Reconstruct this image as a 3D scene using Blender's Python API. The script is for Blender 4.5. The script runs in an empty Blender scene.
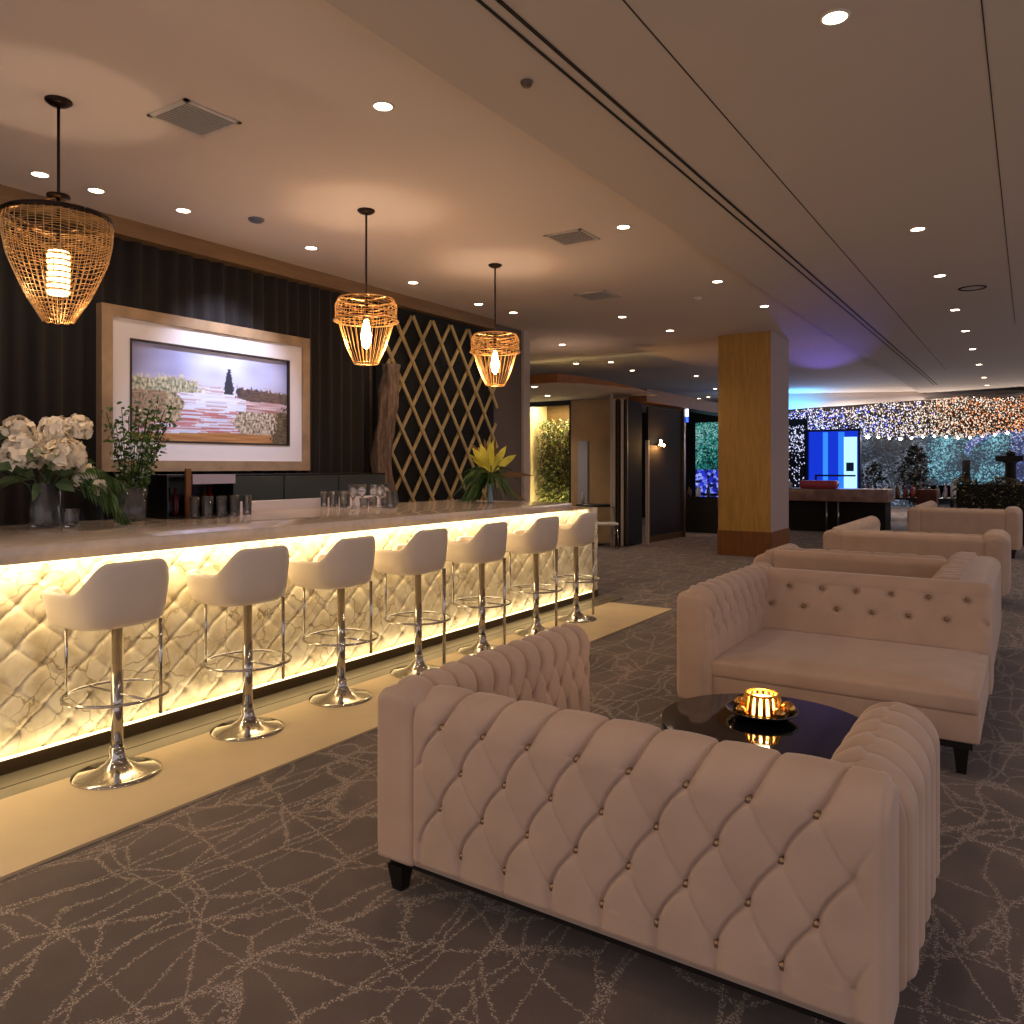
import bpy, bmesh, math, random
from mathutils import Vector, Matrix, noise
random.seed(7)
R = random.Random(11)
PI = math.pi
sc = bpy.context.scene
COL = sc.collection

# ------------------------------------------------------------------ materials
def lin(h):
    h = h.lstrip('#'); v = [int(h[i:i+2], 16)/255 for i in (0, 2, 4)]
    return tuple((c/12.92 if c <= .04045 else ((c+.055)/1.055)**2.4) for c in v) + (1,)
MC = {}
def mat(name, col='#808080', rough=.5, metal=0., bump=0., bscale=50., var=0., vscale=4., sheen=0., coat=0., emit=None, es=0., trans=0., stretch=(1, 1, 1), ior=1.45, alpha=1.):
    if name in MC: return MC[name]
    m = bpy.data.materials.new(name); m.use_nodes = True; nt = m.node_tree; b = nt.nodes['Principled BSDF']
    b.inputs['Base Color'].default_value = lin(col); b.inputs['Roughness'].default_value = rough; b.inputs['Metallic'].default_value = metal
    b.inputs['Sheen Weight'].default_value = sheen; b.inputs['Sheen Roughness'].default_value = .35
    b.inputs['Coat Weight'].default_value = coat; b.inputs['Transmission Weight'].default_value = trans; b.inputs['IOR'].default_value = ior
    b.inputs['Alpha'].default_value = alpha
    if emit: b.inputs['Emission Color'].default_value = lin(emit); b.inputs['Emission Strength'].default_value = es
    tc = nt.nodes.new('ShaderNodeTexCoord'); mp = nt.nodes.new('ShaderNodeMapping'); mp.inputs['Scale'].default_value = stretch
    nt.links.new(tc.outputs['Object'], mp.inputs['Vector'])
    if var > 0:
        n = nt.nodes.new('ShaderNodeTexNoise'); n.inputs['Scale'].default_value = vscale; n.inputs['Detail'].default_value = 5
        nt.links.new(mp.outputs['Vector'], n.inputs['Vector'])
        cr = nt.nodes.new('ShaderNodeValToRGB'); c = lin(col)
        cr.color_ramp.elements[0].position = .3; cr.color_ramp.elements[1].position = .7
        cr.color_ramp.elements[0].color = tuple(x*(1-var) for x in c[:3])+(1,); cr.color_ramp.elements[1].color = tuple(min(1, x*(1+var)) for x in c[:3])+(1,)
        nt.links.new(n.outputs['Fac'], cr.inputs['Fac']); nt.links.new(cr.outputs['Color'], b.inputs['Base Color'])
    if bump > 0:
        n2 = nt.nodes.new('ShaderNodeTexNoise'); n2.inputs['Scale'].default_value = bscale; n2.inputs['Detail'].default_value = 3
        nt.links.new(mp.outputs['Vector'], n2.inputs['Vector'])
        bp = nt.nodes.new('ShaderNodeBump'); bp.inputs['Strength'].default_value = bump; bp.inputs['Distance'].default_value = .01
        nt.links.new(n2.outputs['Fac'], bp.inputs['Height']); nt.links.new(bp.outputs['Normal'], b.inputs['Normal'])
    MC[name] = m
    return m

def N(nt, t, **kw):
    n = nt.nodes.new(t)
    for k, v in kw.items():
        if k.startswith('i_'): n.inputs[k[2:].replace('_', ' ')].default_value = v
        else: setattr(n, k, v)
    return n
def carpet_mat():
    m = bpy.data.materials.new('carpet'); m.use_nodes = True; nt = m.node_tree; b = nt.nodes['Principled BSDF']; L = nt.links.new
    b.inputs['Roughness'].default_value = .95; b.inputs['Sheen Weight'].default_value = .15
    tc = N(nt, 'ShaderNodeTexCoord'); W = tc.outputs['Object']
    warp = N(nt, 'ShaderNodeTexNoise', i_Scale=1.1, i_Detail=2.); L(W, warp.inputs['Vector'])
    sub = N(nt, 'ShaderNodeVectorMath', operation='SUBTRACT'); L(warp.outputs['Color'], sub.inputs[0]); sub.inputs[1].default_value = (.5, .5, .5)
    fine = N(nt, 'ShaderNodeTexNoise', i_Scale=60., i_Detail=3.); L(W, fine.inputs['Vector'])
    fsub = N(nt, 'ShaderNodeVectorMath', operation='SUBTRACT'); L(fine.outputs['Color'], fsub.inputs[0]); fsub.inputs[1].default_value = (.5, .5, .5)
    fs = N(nt, 'ShaderNodeVectorMath', operation='SCALE'); fs.inputs['Scale'].default_value = .048; L(fsub.outputs[0], fs.inputs[0])
    outs = []
    def layer(kind, scale, rot, warpamt, stretch, width, off=(0, 0, 0)):
        ws = N(nt, 'ShaderNodeVectorMath', operation='SCALE'); ws.inputs['Scale'].default_value = warpamt; L(sub.outputs[0], ws.inputs[0])
        a = N(nt, 'ShaderNodeVectorMath', operation='ADD'); L(W, a.inputs[0]); L(ws.outputs[0], a.inputs[1])
        a2 = N(nt, 'ShaderNodeVectorMath', operation='ADD'); L(a.outputs[0], a2.inputs[0]); L(fs.outputs[0], a2.inputs[1])
        mp = N(nt, 'ShaderNodeMapping'); mp.inputs['Rotation'].default_value = (0, 0, rot); mp.inputs['Scale'].default_value = stretch; mp.inputs['Location'].default_value = off
        L(a2.outputs[0], mp.inputs['Vector'])
        if kind == 'v':
            v = N(nt, 'ShaderNodeTexVoronoi', feature='DISTANCE_TO_EDGE', i_Scale=scale); L(mp.outputs[0], v.inputs['Vector']); val = v.outputs['Distance']
            k = width*scale
        else:
            sx = N(nt, 'ShaderNodeSeparateXYZ'); L(mp.outputs[0], sx.inputs[0])
            mm = N(nt, 'ShaderNodeMath', operation='MULTIPLY'); L(sx.outputs['X'], mm.inputs[0]); mm.inputs[1].default_value = scale
            fr = N(nt, 'ShaderNodeMath', operation='PINGPONG'); L(mm.outputs[0], fr.inputs[0]); fr.inputs[1].default_value = .5; val = fr.outputs[0]
            k = width*scale
        mr = N(nt, 'ShaderNodeMapRange'); mr.inputs['From Min'].default_value = k*.35; mr.inputs['From Max'].default_value = k*1.05; mr.inputs['To Min'].default_value = 1; mr.inputs['To Max'].default_value = 0
        L(val, mr.inputs['Value']); outs.append(mr.outputs[0])
    layer('v', 3.0, .2, .45, (1, .7, 1), .0065)
    layer('v', 2.1, 1.1, .9, (1, .6, 1), .007, (3, 2, 0))
    layer('l', 3.4, .10, .35, (1, 1, 1), .0075)
    layer('l', 4.2, -.08, .5, (1, 1, 1), .006, (.3, 0, 0))
    layer('l', 2.9, PI/2+.22, .5, (1, 1, 1), .006)
    cur = outs[0]
    for o in outs[1:]:
        x = N(nt, 'ShaderNodeMath', operation='MAXIMUM'); L(cur, x.inputs[0]); L(o, x.inputs[1]); cur = x.outputs[0]
    sp = N(nt, 'ShaderNodeTexNoise', i_Scale=160., i_Detail=2.); L(W, sp.inputs['Vector'])
    mr = N(nt, 'ShaderNodeMapRange'); mr.inputs['From Min'].default_value = .46; mr.inputs['From Max'].default_value = .56; L(sp.outputs['Fac'], mr.inputs['Value'])
    mu = N(nt, 'ShaderNodeMath', operation='MULTIPLY'); L(cur, mu.inputs[0]); L(mr.outputs[0], mu.inputs[1])
    big = N(nt, 'ShaderNodeTexNoise', i_Scale=2.2, i_Detail=3.); L(W, big.inputs['Vector'])
    cr = N(nt, 'ShaderNodeValToRGB'); cr.color_ramp.elements[0].color = lin('#524540'); cr.color_ramp.elements[1].color = lin('#68574f'); cr.color_ramp.elements[0].position = .35; cr.color_ramp.elements[1].position = .65
    L(big.outputs['Fac'], cr.inputs['Fac'])
    pile = N(nt, 'ShaderNodeTexNoise', i_Scale=260., i_Detail=2.); L(W, pile.inputs['Vector'])
    mp2 = N(nt, 'ShaderNodeMapRange'); mp2.inputs['To Min'].default_value = .6; mp2.inputs['To Max'].default_value = 1.35; L(pile.outputs['Fac'], mp2.inputs['Value'])
    mulc = N(nt, 'ShaderNodeVectorMath', operation='SCALE'); L(cr.outputs['Color'], mulc.inputs[0]); L(mp2.outputs[0], mulc.inputs['Scale'])
    mx = N(nt, 'ShaderNodeMix', data_type='RGBA'); L(mu.outputs[0], mx.inputs['Factor']); L(mulc.outputs[0], mx.inputs['A']); mx.inputs['B'].default_value = lin('#b3a393')
    L(mx.outputs['Result'], b.inputs['Base Color'])
    bp = N(nt, 'ShaderNodeBump'); bp.inputs['Strength'].default_value = .5; bp.inputs['Distance'].default_value = .006; L(pile.outputs['Fac'], bp.inputs['Height']); L(bp.outputs[0], b.inputs['Normal'])
    return m
def attr_mat(name, attr, rough=.6, emit=0.):
    m = bpy.data.materials.new(name); m.use_nodes = True; nt = m.node_tree; b = nt.nodes['Principled BSDF']
    a = nt.nodes.new('ShaderNodeVertexColor'); a.layer_name = attr; nt.links.new(a.outputs['Color'], b.inputs['Base Color']); b.inputs['Roughness'].default_value = rough
    if emit: nt.links.new(a.outputs['Color'], b.inputs['Emission Color']); b.inputs['Emission Strength'].default_value = emit
    return m
def emis(name, col, s):
    if name in MC: return MC[name]
    m = bpy.data.materials.new(name); m.use_nodes = True; nt = m.node_tree; nt.nodes.clear()
    e = nt.nodes.new('ShaderNodeEmission'); e.inputs[0].default_value = lin(col); e.inputs[1].default_value = s
    o = nt.nodes.new('ShaderNodeOutputMaterial'); nt.links.new(e.outputs[0], o.inputs[0]); MC[name] = m; return m

def crack_mat():
    # cream leather-like stone panel with fine veins
    m = bpy.data.materials.new('tufted_panel'); m.use_nodes = True; nt = m.node_tree; b = nt.nodes['Principled BSDF']; L = nt.links.new
    tc = N(nt, 'ShaderNodeTexCoord'); w = N(nt, 'ShaderNodeTexNoise', i_Scale=5., i_Detail=4.); L(tc.outputs['Object'], w.inputs['Vector'])
    s = N(nt, 'ShaderNodeVectorMath', operation='SCALE'); s.inputs['Scale'].default_value = .22; L(w.outputs['Color'], s.inputs[0])
    a = N(nt, 'ShaderNodeVectorMath', operation='ADD'); L(tc.outputs['Object'], a.inputs[0]); L(s.outputs[0], a.inputs[1])
    v = N(nt, 'ShaderNodeTexVoronoi', feature='DISTANCE_TO_EDGE', i_Scale=5.5); L(a.outputs[0], v.inputs['Vector'])
    mr = N(nt, 'ShaderNodeMapRange'); mr.inputs['From Min'].default_value = .004; mr.inputs['From Max'].default_value = .028; L(v.outputs['Distance'], mr.inputs['Value'])
    n2 = N(nt, 'ShaderNodeTexNoise', i_Scale=3., i_Detail=5.); L(tc.outputs['Object'], n2.inputs['Vector'])
    mr2 = N(nt, 'ShaderNodeMapRange'); mr2.inputs['From Min'].default_value = .42; mr2.inputs['From Max'].default_value = .62; L(n2.outputs['Fac'], mr2.inputs['Value'])
    mx0 = N(nt, 'ShaderNodeMath', operation='MAXIMUM'); L(mr.outputs[0], mx0.inputs[0]); L(mr2.outputs[0], mx0.inputs[1])
    c1 = N(nt, 'ShaderNodeValToRGB'); c1.color_ramp.elements[0].color = lin('#cdbb92'); c1.color_ramp.elements[1].color = lin('#efe3c2'); c1.color_ramp.elements[0].position = .3; c1.color_ramp.elements[1].position = .6
    n3 = N(nt, 'ShaderNodeTexNoise', i_Scale=9., i_Detail=6.); L(tc.outputs['Object'], n3.inputs['Vector']); L(n3.outputs['Fac'], c1.inputs['Fac'])
    mx = N(nt, 'ShaderNodeMix', data_type='RGBA'); L(mx0.outputs[0], mx.inputs['Factor']); mx.inputs['A'].default_value = lin('#a8946a'); L(c1.outputs['Color'], mx.inputs['B'])
    L(mx.outputs['Result'], b.inputs['Base Color']); b.inputs['Roughness'].default_value = .4
    return m

M_carpet = carpet_mat()
M_ceil = mat('ceiling_paint', '#d6c8bd', .9, bump=.03, bscale=4)
M_ceil2 = mat('soffit_paint', '#c0b4a9', .9)
M_dark = mat('dark_gap', '#0a0807', .8)
M_curtain = mat('curtain_fabric', '#1a1411', .9, var=.2, vscale=3, stretch=(8, 8, .3), sheen=.1)
M_wood = mat('oak_wood', '#b4863c', .45, var=.16, vscale=5, stretch=(6, 6, .7), bump=.05, bscale=30)
M_wood2 = mat('walnut_wood', '#7a4a1f', .45, var=.25, vscale=5, stretch=(6, 6, .8))
M_cornice = mat('cornice_wood', '#7c5f3e', .5, var=.15, vscale=4, stretch=(5, .4, 5))
M_frame = mat('frame_wood', '#8d7457', .4, var=.2, vscale=6, stretch=(1, 1, 1))
M_mount = mat('mount_board', '#d5cfd0', .8)
M_wallgrey = mat('taupe_wall', '#64574f', .85)
M_trimgrey = mat('taupe_trim', '#b5a698', .7)
M_stone = mat('counter_stone', '#c4b5a6', .16, var=.10, vscale=14, coat=.3)
M_panel = crack_mat()
M_bronze = mat('bronze_metal', '#5a4c3a', .35, .8)
M_ledge = mat('plinth_metal', '#80786a', .35, .5, var=.1)
M_runner = mat('cream_runner', '#cbb592', .5, var=.06, vscale=3)
M_cream = mat('cream_leather', '#d6c6b2', .42, bump=.03, bscale=180)
M_chrome = mat('chrome', '#b9b4ae', .12, 1.)
M_velvet = mat('taupe_velvet', '#b99d88', .8, sheen=.3, var=.07, vscale=5, bump=.05, bscale=350)
M_button = mat('covered_button', '#94785a', .22, .6)
M_black = mat('black_lacquer', '#0b0b0d', .06, coat=.4)
M_blackw = mat('black_wood', '#120f0e', .4)
M_blackm = mat('black_matt', '#0b0908', .8)
M_rod = mat('dark_bronze', '#2a1a12', .35, .6)
M_wire = mat('brass_wire', '#c9a36a', .35, .7)
M_gold = mat('gold_lattice', '#c4aa74', .4, .35, var=.15, vscale=6)
M_glass = mat('clear_glass', '#f2f4f8', .03, trans=.96, ior=1.45)
M_leaf = mat('leaf_green', '#3f5a26', .5, var=.4, vscale=12)
M_leafd = mat('leaf_dark', '#1f3016', .5, var=.4, vscale=12)
M_leafy = mat('leaf_yellow', '#d2c944', .5, var=.25, vscale=12)
M_petal = mat('petal_cream', '#f6ead0', .6, var=.08, vscale=20)
M_smallfl = mat('petal_white', '#dfe4e0', .6)
M_bark = mat('driftwood', '#6a584a', .8, var=.5, vscale=14, stretch=(3, 3, .5), bump=.8, bscale=20)
M_brown = mat('brown_marble', '#b0926a', .3, var=.25, vscale=1.2)
M_lens = emis('downlight_lens', '#ffe4c0', 14)
M_led = emis('led_strip', '#ffdc9a', 4)
M_bulb = emis('filament_bulb', '#ffc27a', 70)
M_grille = mat('vent_metal', '#c9c0b2', .5, .1)
M_bulbg = emis('bulb_far', '#fff2d8', 14)

# ------------------------------------------------------------------ mesh builder
def tag(o, label=None, cat=None, group=None, kind=None):
    if label: o['label'] = label
    if cat: o['category'] = cat
    if group: o['group'] = group
    if kind: o['kind'] = kind
    return o
def empty(name, loc=(0, 0, 0), rz=0, label=None, cat=None, group=None):
    o = bpy.data.objects.new(name, None); COL.objects.link(o); o.location = loc; o.rotation_euler = (0, 0, rz); o.empty_display_size = .1
    return tag(o, label, cat, group)
class MB:
    def __init__(s): s.v = []; s.f = []; s.m = []; s.smooth = []
    def add(s, vs, fs, mi=0, sm=False):
        b = len(s.v); s.v += [tuple(v) for v in vs]
        for f in fs: s.f.append(tuple(b+i for i in f)); s.m.append(mi); s.smooth.append(sm)
        return s
    def box(s, x0, x1, y0, y1, z0, z1, mi=0):
        vs = [(x, y, z) for x in (x0, x1) for y in (y0, y1) for z in (z0, z1)]
        return s.add(vs, [(0, 1, 3, 2), (4, 6, 7, 5), (0, 4, 5, 1), (2, 3, 7, 6), (0, 2, 6, 4), (1, 5, 7, 3)], mi)
    def rbox(s, x0, x1, y0, y1, z0, z1, r=.02, seg=4, mi=0):
        bm = bmesh.new(); bmesh.ops.create_cube(bm, size=1)
        for v in bm.verts: v.co = Vector((x0+(v.co.x+.5)*(x1-x0), y0+(v.co.y+.5)*(y1-y0), z0+(v.co.z+.5)*(z1-z0)))
        bmesh.ops.bevel(bm, geom=bm.edges[:], offset=r, segments=seg, profile=.5, affect='EDGES')
        bm.verts.index_update(); s.add([v.co[:] for v in bm.verts], [[v.index for v in f.verts] for f in bm.faces], mi, True); bm.free(); return s
    def lathe(s, prof, n=32, c=(0, 0, 0), mi=0, sm=True, cap=True):
        vs = []; fs = []
        for (r, z) in prof:
            for i in range(n): a = 2*PI*i/n; vs.append((c[0]+r*math.cos(a), c[1]+r*math.sin(a), c[2]+z))
        for k in range(len(prof)-1):
            for i in range(n):
                j = (i+1) % n; fs.append((k*n+i, k*n+j, (k+1)*n+j, (k+1)*n+i))
        if cap:
            if prof[0][0] > 1e-4: fs.append(tuple(range(n-1, -1, -1)))
            if prof[-1][0] > 1e-4: fs.append(tuple((len(prof)-1)*n+i for i in range(n)))
        return s.add(vs, fs, mi, sm)
    def tube(s, pts, r, n=8, closed=False, mi=0, cap=True):
        pts = [Vector(p) for p in pts]; m = len(pts); rr = r if isinstance(r, (list, tuple)) else [r]*m
        vs = []; fs = []; up = None
        for i, p in enumerate(pts):
            if closed: t = pts[(i+1) % m]-pts[i-1]
            else: t = pts[min(i+1, m-1)]-pts[max(i-1, 0)]
            t.normalize()
            if up is None:
                up = Vector((0, 0, 1)) if abs(t.z) < .9 else Vector((1, 0, 0))
            a = t.cross(up); 
            if a.length < 1e-5: a = t.cross(Vector((0, 1, 0)))
            a.normalize(); b2 = t.cross(a).normalized(); up = -b2 if False else up
            for k in range(n):
                th = 2*PI*k/n; vs.append(p+a*math.cos(th)*rr[i]+b2*math.sin(th)*rr[i])
        for i in range(m if closed else m-1):
            j = (i+1) % m
            for k in range(n):
                l = (k+1) % n; fs.append((i*n+k, i*n+l, j*n+l, j*n+k))
        if not closed and cap: fs.append(tuple(range(n-1, -1, -1))); fs.append(tuple((m-1)*n+k for k in range(n)))
        return s.add(vs, fs, mi, n > 4)
    def build(s, name, m, parent=None, smooth=None, fix=True):
        me = bpy.data.meshes.new(name); me.from_pydata(s.v, [], s.f)
        for x in (m if isinstance(m, (list, tuple)) else [m]): me.materials.append(x)
        me.polygons.foreach_set('material_index', s.m)
        me.polygons.foreach_set('use_smooth', [smooth if smooth is not None else q for q in s.smooth])
        if fix:
            bm = bmesh.new(); bm.from_mesh(me); bmesh.ops.recalc_face_normals(bm, faces=bm.faces); bm.to_mesh(me); bm.free()
        me.update()
        o = bpy.data.objects.new(name, me); COL.objects.link(o)
        if parent: o.parent = parent
        return o
def struct(o): o['kind'] = 'structure'; return o
def copy_tree(o, parent=None):
    c = o.copy(); COL.objects.link(c)
    if parent: c.parent = parent
    for ch in list(o.children): copy_tree(ch, c)
    return c
def light(name, typ, loc, energy, col=(1, .8, .55), size=.1, rot=None, **kw):
    l = bpy.data.lights.new(name, typ); l.energy = energy; l.color = col
    if typ == 'AREA': l.shape = 'RECTANGLE'; l.size = size; l.size_y = kw.pop('size_y', size)
    else: l.shadow_soft_size = size
    for k, v in kw.items(): setattr(l, k, v)
    o = bpy.data.objects.new(name, l); COL.objects.link(o); o.location = loc
    if rot: o.rotation_euler = rot
    return o

# ------------------------------------------------------------------ camera
cam = bpy.data.cameras.new('camera'); co = bpy.data.objects.new('camera', cam); COL.objects.link(co); sc.camera = co
cam.sensor_width = 36; cam.lens = 785/1024*36; cam.shift_y = -(512-466)/1024; cam.clip_end = 200; cam.clip_start = .05
co.location = (0, 0, 1.5); co.rotation_euler = (PI/2, 0, math.radians(33.4197))

# ------------------------------------------------------------------ room shell
H = 3.7
struct(MB().box(-15, 5, -2.5, 40, -.1, 0).build('floor', M_carpet))
struct(MB().box(-15, -2.72, -2.5, 40, H, H+.1).build('ceiling', M_ceil))
struct(MB().box(-2.72, 5, -2.5, 40, H-.05, H+.1).build('ceiling_soffit', M_ceil2))
XW = -6.89
struct(MB().box(XW-.15, XW, -2.5, 10.84, 0, H).build('wall_left', M_wallgrey))
struct(MB().box(XW-.1, XW+.05, 10.72, 10.9, 0, H).build('trim_1', M_trimgrey))
struct(MB().box(XW, XW+.18, -2.5, 9.7, H-.15, H).build('trim_2', M_cornice))
struct(MB().box(4.9, 5, 30, 40, 0, H).build('wall_right', M_wallgrey))
struct(MB().box(-15, 5, 39.9, 40, 0, H).build('wall_far', mat('far_wall', '#15181e', .8)))
struct(MB().box(-15.1, -15, 10, 40, 0, H).build('wall_beyond', M_wallgrey))
struct(MB().box(-10.2, XW-.15, 10.74, 10.84, 0, H).build('wall_recess', M_wallgrey))
# ceiling slot line and grooves
g = MB()
g.box(-2.13, -2.115, -1, 23.5, H-.056, H-.049); g.box(-2.055, -2.035, -1, 23.5, H-.056, H-.049)
struct(g.build('trim_3', [M_dark, mat('slot_metal', '#6b5a4a', .5)]))
struct(MB().box(-1.57, -1.562, -1, 20, H-.052, H-.049).build('trim_4', mat('groove', '#3c3028', .9)))
struct(MB().box(-.19, -.184, -1, 14, H-.052, H-.049).build('trim_5', MC['groove']))

# curtain
cb = MB(); nY = 700; y0, y1 = -2.4, 7.15
rows = [0, .6, 1.2, 1.8, 2.4, 3.0, 3.55]
vs = []
for zi in rows:
    for i in range(nY+1):
        y = y0+(y1-y0)*i/nY
        a = .035*math.sin(y*2*PI/.17+1.2*math.sin(y*2.1)+.25*math.sin(zi*2+y))+.02*math.sin(y*2*PI/.41+1)
        vs.append((XW+.045+a*.65, y, zi))
fs = [(k*(nY+1)+i, k*(nY+1)+i+1, (k+1)*(nY+1)+i+1, (k+1)*(nY+1)+i) for k in range(len(rows)-1) for i in range(nY)]
cb.add(vs, fs, 0, True)
tag(cb.build('curtain', M_curtain, fix=False), 'floor-length black pleated curtain covering the wall behind the bar', 'curtain')

# ------------------------------------------------------------------ bar
bar = empty('bar_counter', (-4.6, 3.6, 0), 0, 'long bar with polished stone top and glowing cream tufted front', 'bar counter')
def bl(mb_fn): return mb_fn
ox, oy = -4.6, 3.6
def wbox(x0, x1, y0, y1, z0, z1, name, m, parent, r=0):
    b = MB()
    if r: b.rbox(x0-ox, x1-ox, y0-oy, y1-oy, z0, z1, r, 2)
    else: b.box(x0-ox, x1-ox, y0-oy, y1-oy, z0, z1)
    return b.build(name, m, parent)
wbox(-5.45, -3.95, -2.3, 7.12, 1.04, 1.12, 'countertop', M_stone, bar, .006)
wbox(-5.35, -4.19, -2.2, 8.05, .02, 1.03, 'carcass', M_brown, bar)
wbox(-4.19, -4.13, -2.2, 8.05, .0, .085, 'toe_strip', M_bronze, bar)
wbox(-4.13, -3.84, -2.2, 8.1, .0, .011, 'floor_ledge', M_ledge, bar)
wbox(-3.965, -3.958, -2.2, 8.1, .0105, .0118, 'ledge_bead', M_dark, bar)
# raised rear ledge
wbox(-5.60, -5.45, 3.82, 5.9, 1.04, 1.20, 'rear_ledge', mat('pale_ledge', '#dcd8e2', .3), bar)
wbox(-4.18, -4.0, -2.2, 7.05, 1.028, 1.04, 'led_strip', M_led, bar)
wbox(-4.135, -4.115, -2.2, 7.9, .085, .093, 'led_strip', M_led, bar)
# tufted front panel
def tuft_h(u, v, mode, vmax, H1, H2):
    """height of a diamond tufted surface; u in button spacings, v in rows below the top row"""
    if mode == 's': return H1*.8
    if mode == 'b':
        hh = H1
        if v < -.7 or v > vmax+.7: return hh
        k = max(0, min(vmax, round(v))); du = u-.5*(k % 2); du -= round(du); r2 = du*du*3.2+(v-k)**2*2
        return H1-(H1+H2)*math.exp(-r2/.05)
    if v < 0 or mode == 'c':
        if mode == 'c': v = min(v, 0)
        else: u -= .42*(1-math.exp(v*1.3))
        sa = abs(math.sin(PI*u)); edge = math.exp(-(v/.6)**2)
        return H1*(.55*(1-math.exp(-sa*9))+.45*sa)+H2*(1-edge*math.exp(-sa*sa*9))-.010*math.exp(-(sa/.09)**2)
    if v > vmax:
        uu = u-.5*(vmax % 2); sa = abs(math.sin(PI*uu)); edge = math.exp(-((v-vmax)/.5)**2)
        return H1*(.6+.4*(1-math.exp(-sa*8)))+H2*(1-edge*math.exp(-sa*sa*9))-.004*math.exp(-(sa/.08)**2)
    sv = abs(math.sin(PI*v)); a = u+v/2+.08*sv; b = u-v/2+.03*sv
    da = abs(math.sin(PI*a)); db = abs(math.sin(PI*b)); r2 = da*da+db*db
    ca = 1-math.exp(-da*9); cb_ = 1-math.exp(-db*7)
    puff = min(1, (da*db))**.5
    return H1*(.5*ca+.15*cb_+.35*puff)+H2*(1-.6*math.exp(-r2*5)-.4*math.exp(-r2*26))-.010*math.exp(-(da/.075)**2)-.002*math.exp(-(db/.08)**2)
pb = MB(); ny, nz = 900, 84; ya, yb, za, zb = -2.2, 8.05, .09, 1.03
vs = []
for j in range(nz+1):
    z = za+(zb-za)*j/nz
    for i in range(ny+1):
        y = ya+(yb-ya)*i/ny
        h = tuft_h(y/.235+.15*noise.noise(Vector((y*2, z*2, 0))), (zb-z)/.105+6, 'd', 99, .014, .016)
        vs.append((-4.165+h+.006*noise.noise(Vector((y*6, z*6, 3)))-ox, y-oy, z))
pb.add(vs, [(k*(ny+1)+i, k*(ny+1)+i+1, (k+1)*(ny+1)+i+1, (k+1)*(ny+1)+i) for k in range(nz) for i in range(ny)], 0, True)
pb.build('tufted_front', M_panel, bar, fix=False)
tag(MB().box(-3.835, -3.11, -2.3, 7.75, 0, .012).build('floor_runner', M_runner), 'cream floor runner laid along the foot of the bar under the stools', 'floor runner')
for yy in range(-2, 8, 1):
    light('bar_top_led', 'AREA', (-4.07, yy+.3, 1.02), 2.3, (1, .80, .50), .1, (0, 0, 0), size_y=1.0)
    light('bar_bottom_led', 'AREA', (-4.09, yy+.3, .1), .8, (1, .80, .50), .03, (PI, 0, 0), size_y=1.0)

# back bar cabinet below the picture
bb = empty('back_bar_cabinet', (-6.45, 5.5, 0), 0, 'low dark panelled cabinet standing against the wall beneath the framed painting', 'cabinet')
MB().box(-.22, .2, -1.7, 1.3, 0, 1.42).build('body', M_blackm, bb)
for k in range(4): MB().rbox(.2, .22, -1.68+k*.745, -.95+k*.745, .3, 1.40, .006, 2).build('door', mat('green_black_panel', '#262b26', .35), bb)

# ------------------------------------------------------------------ framed painting
pic = empty('framed_painting', (XW+.145, 4.90, 1.45), 0, 'large landscape painting with pale mount and wooden frame on the curtain wall', 'painting')
def fr(y0, y1, z0, z1, w, x0, x1, name, m):
    b = MB()
    for (a, c, d, e) in ((y0, y1, z0, z0+w), (y0, y1, z1-w, z1), (y0, y0+w, z0+w, z1-w), (y1-w, y1, z0+w, z1-w)): b.box(x0, x1, a, c, d, e)
    return b.build(name, m, pic)
fr(-1.18, 1.18, 0, 1.47, .10, -.06, .03, 'outer_frame', M_frame)
fr(-1.08, 1.08, .10, 1.37, .17, -.06, .005, 'mount', M_mount)
fr(-.91, .91, .27, 1.20, .018, -.06, .012, 'inner_slip', mat('dark_slip', '#241a16', .5))
NU, NV = 220, 112
me = bpy.data.meshes.new('canvas'); vs = []; cols = []
def mixc(a, b, t): t = max(0, min(1, t)); return tuple(a[i]*(1-t)+b[i]*t for i in range(3))
LC = lambda h: lin(h)[:3]
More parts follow.
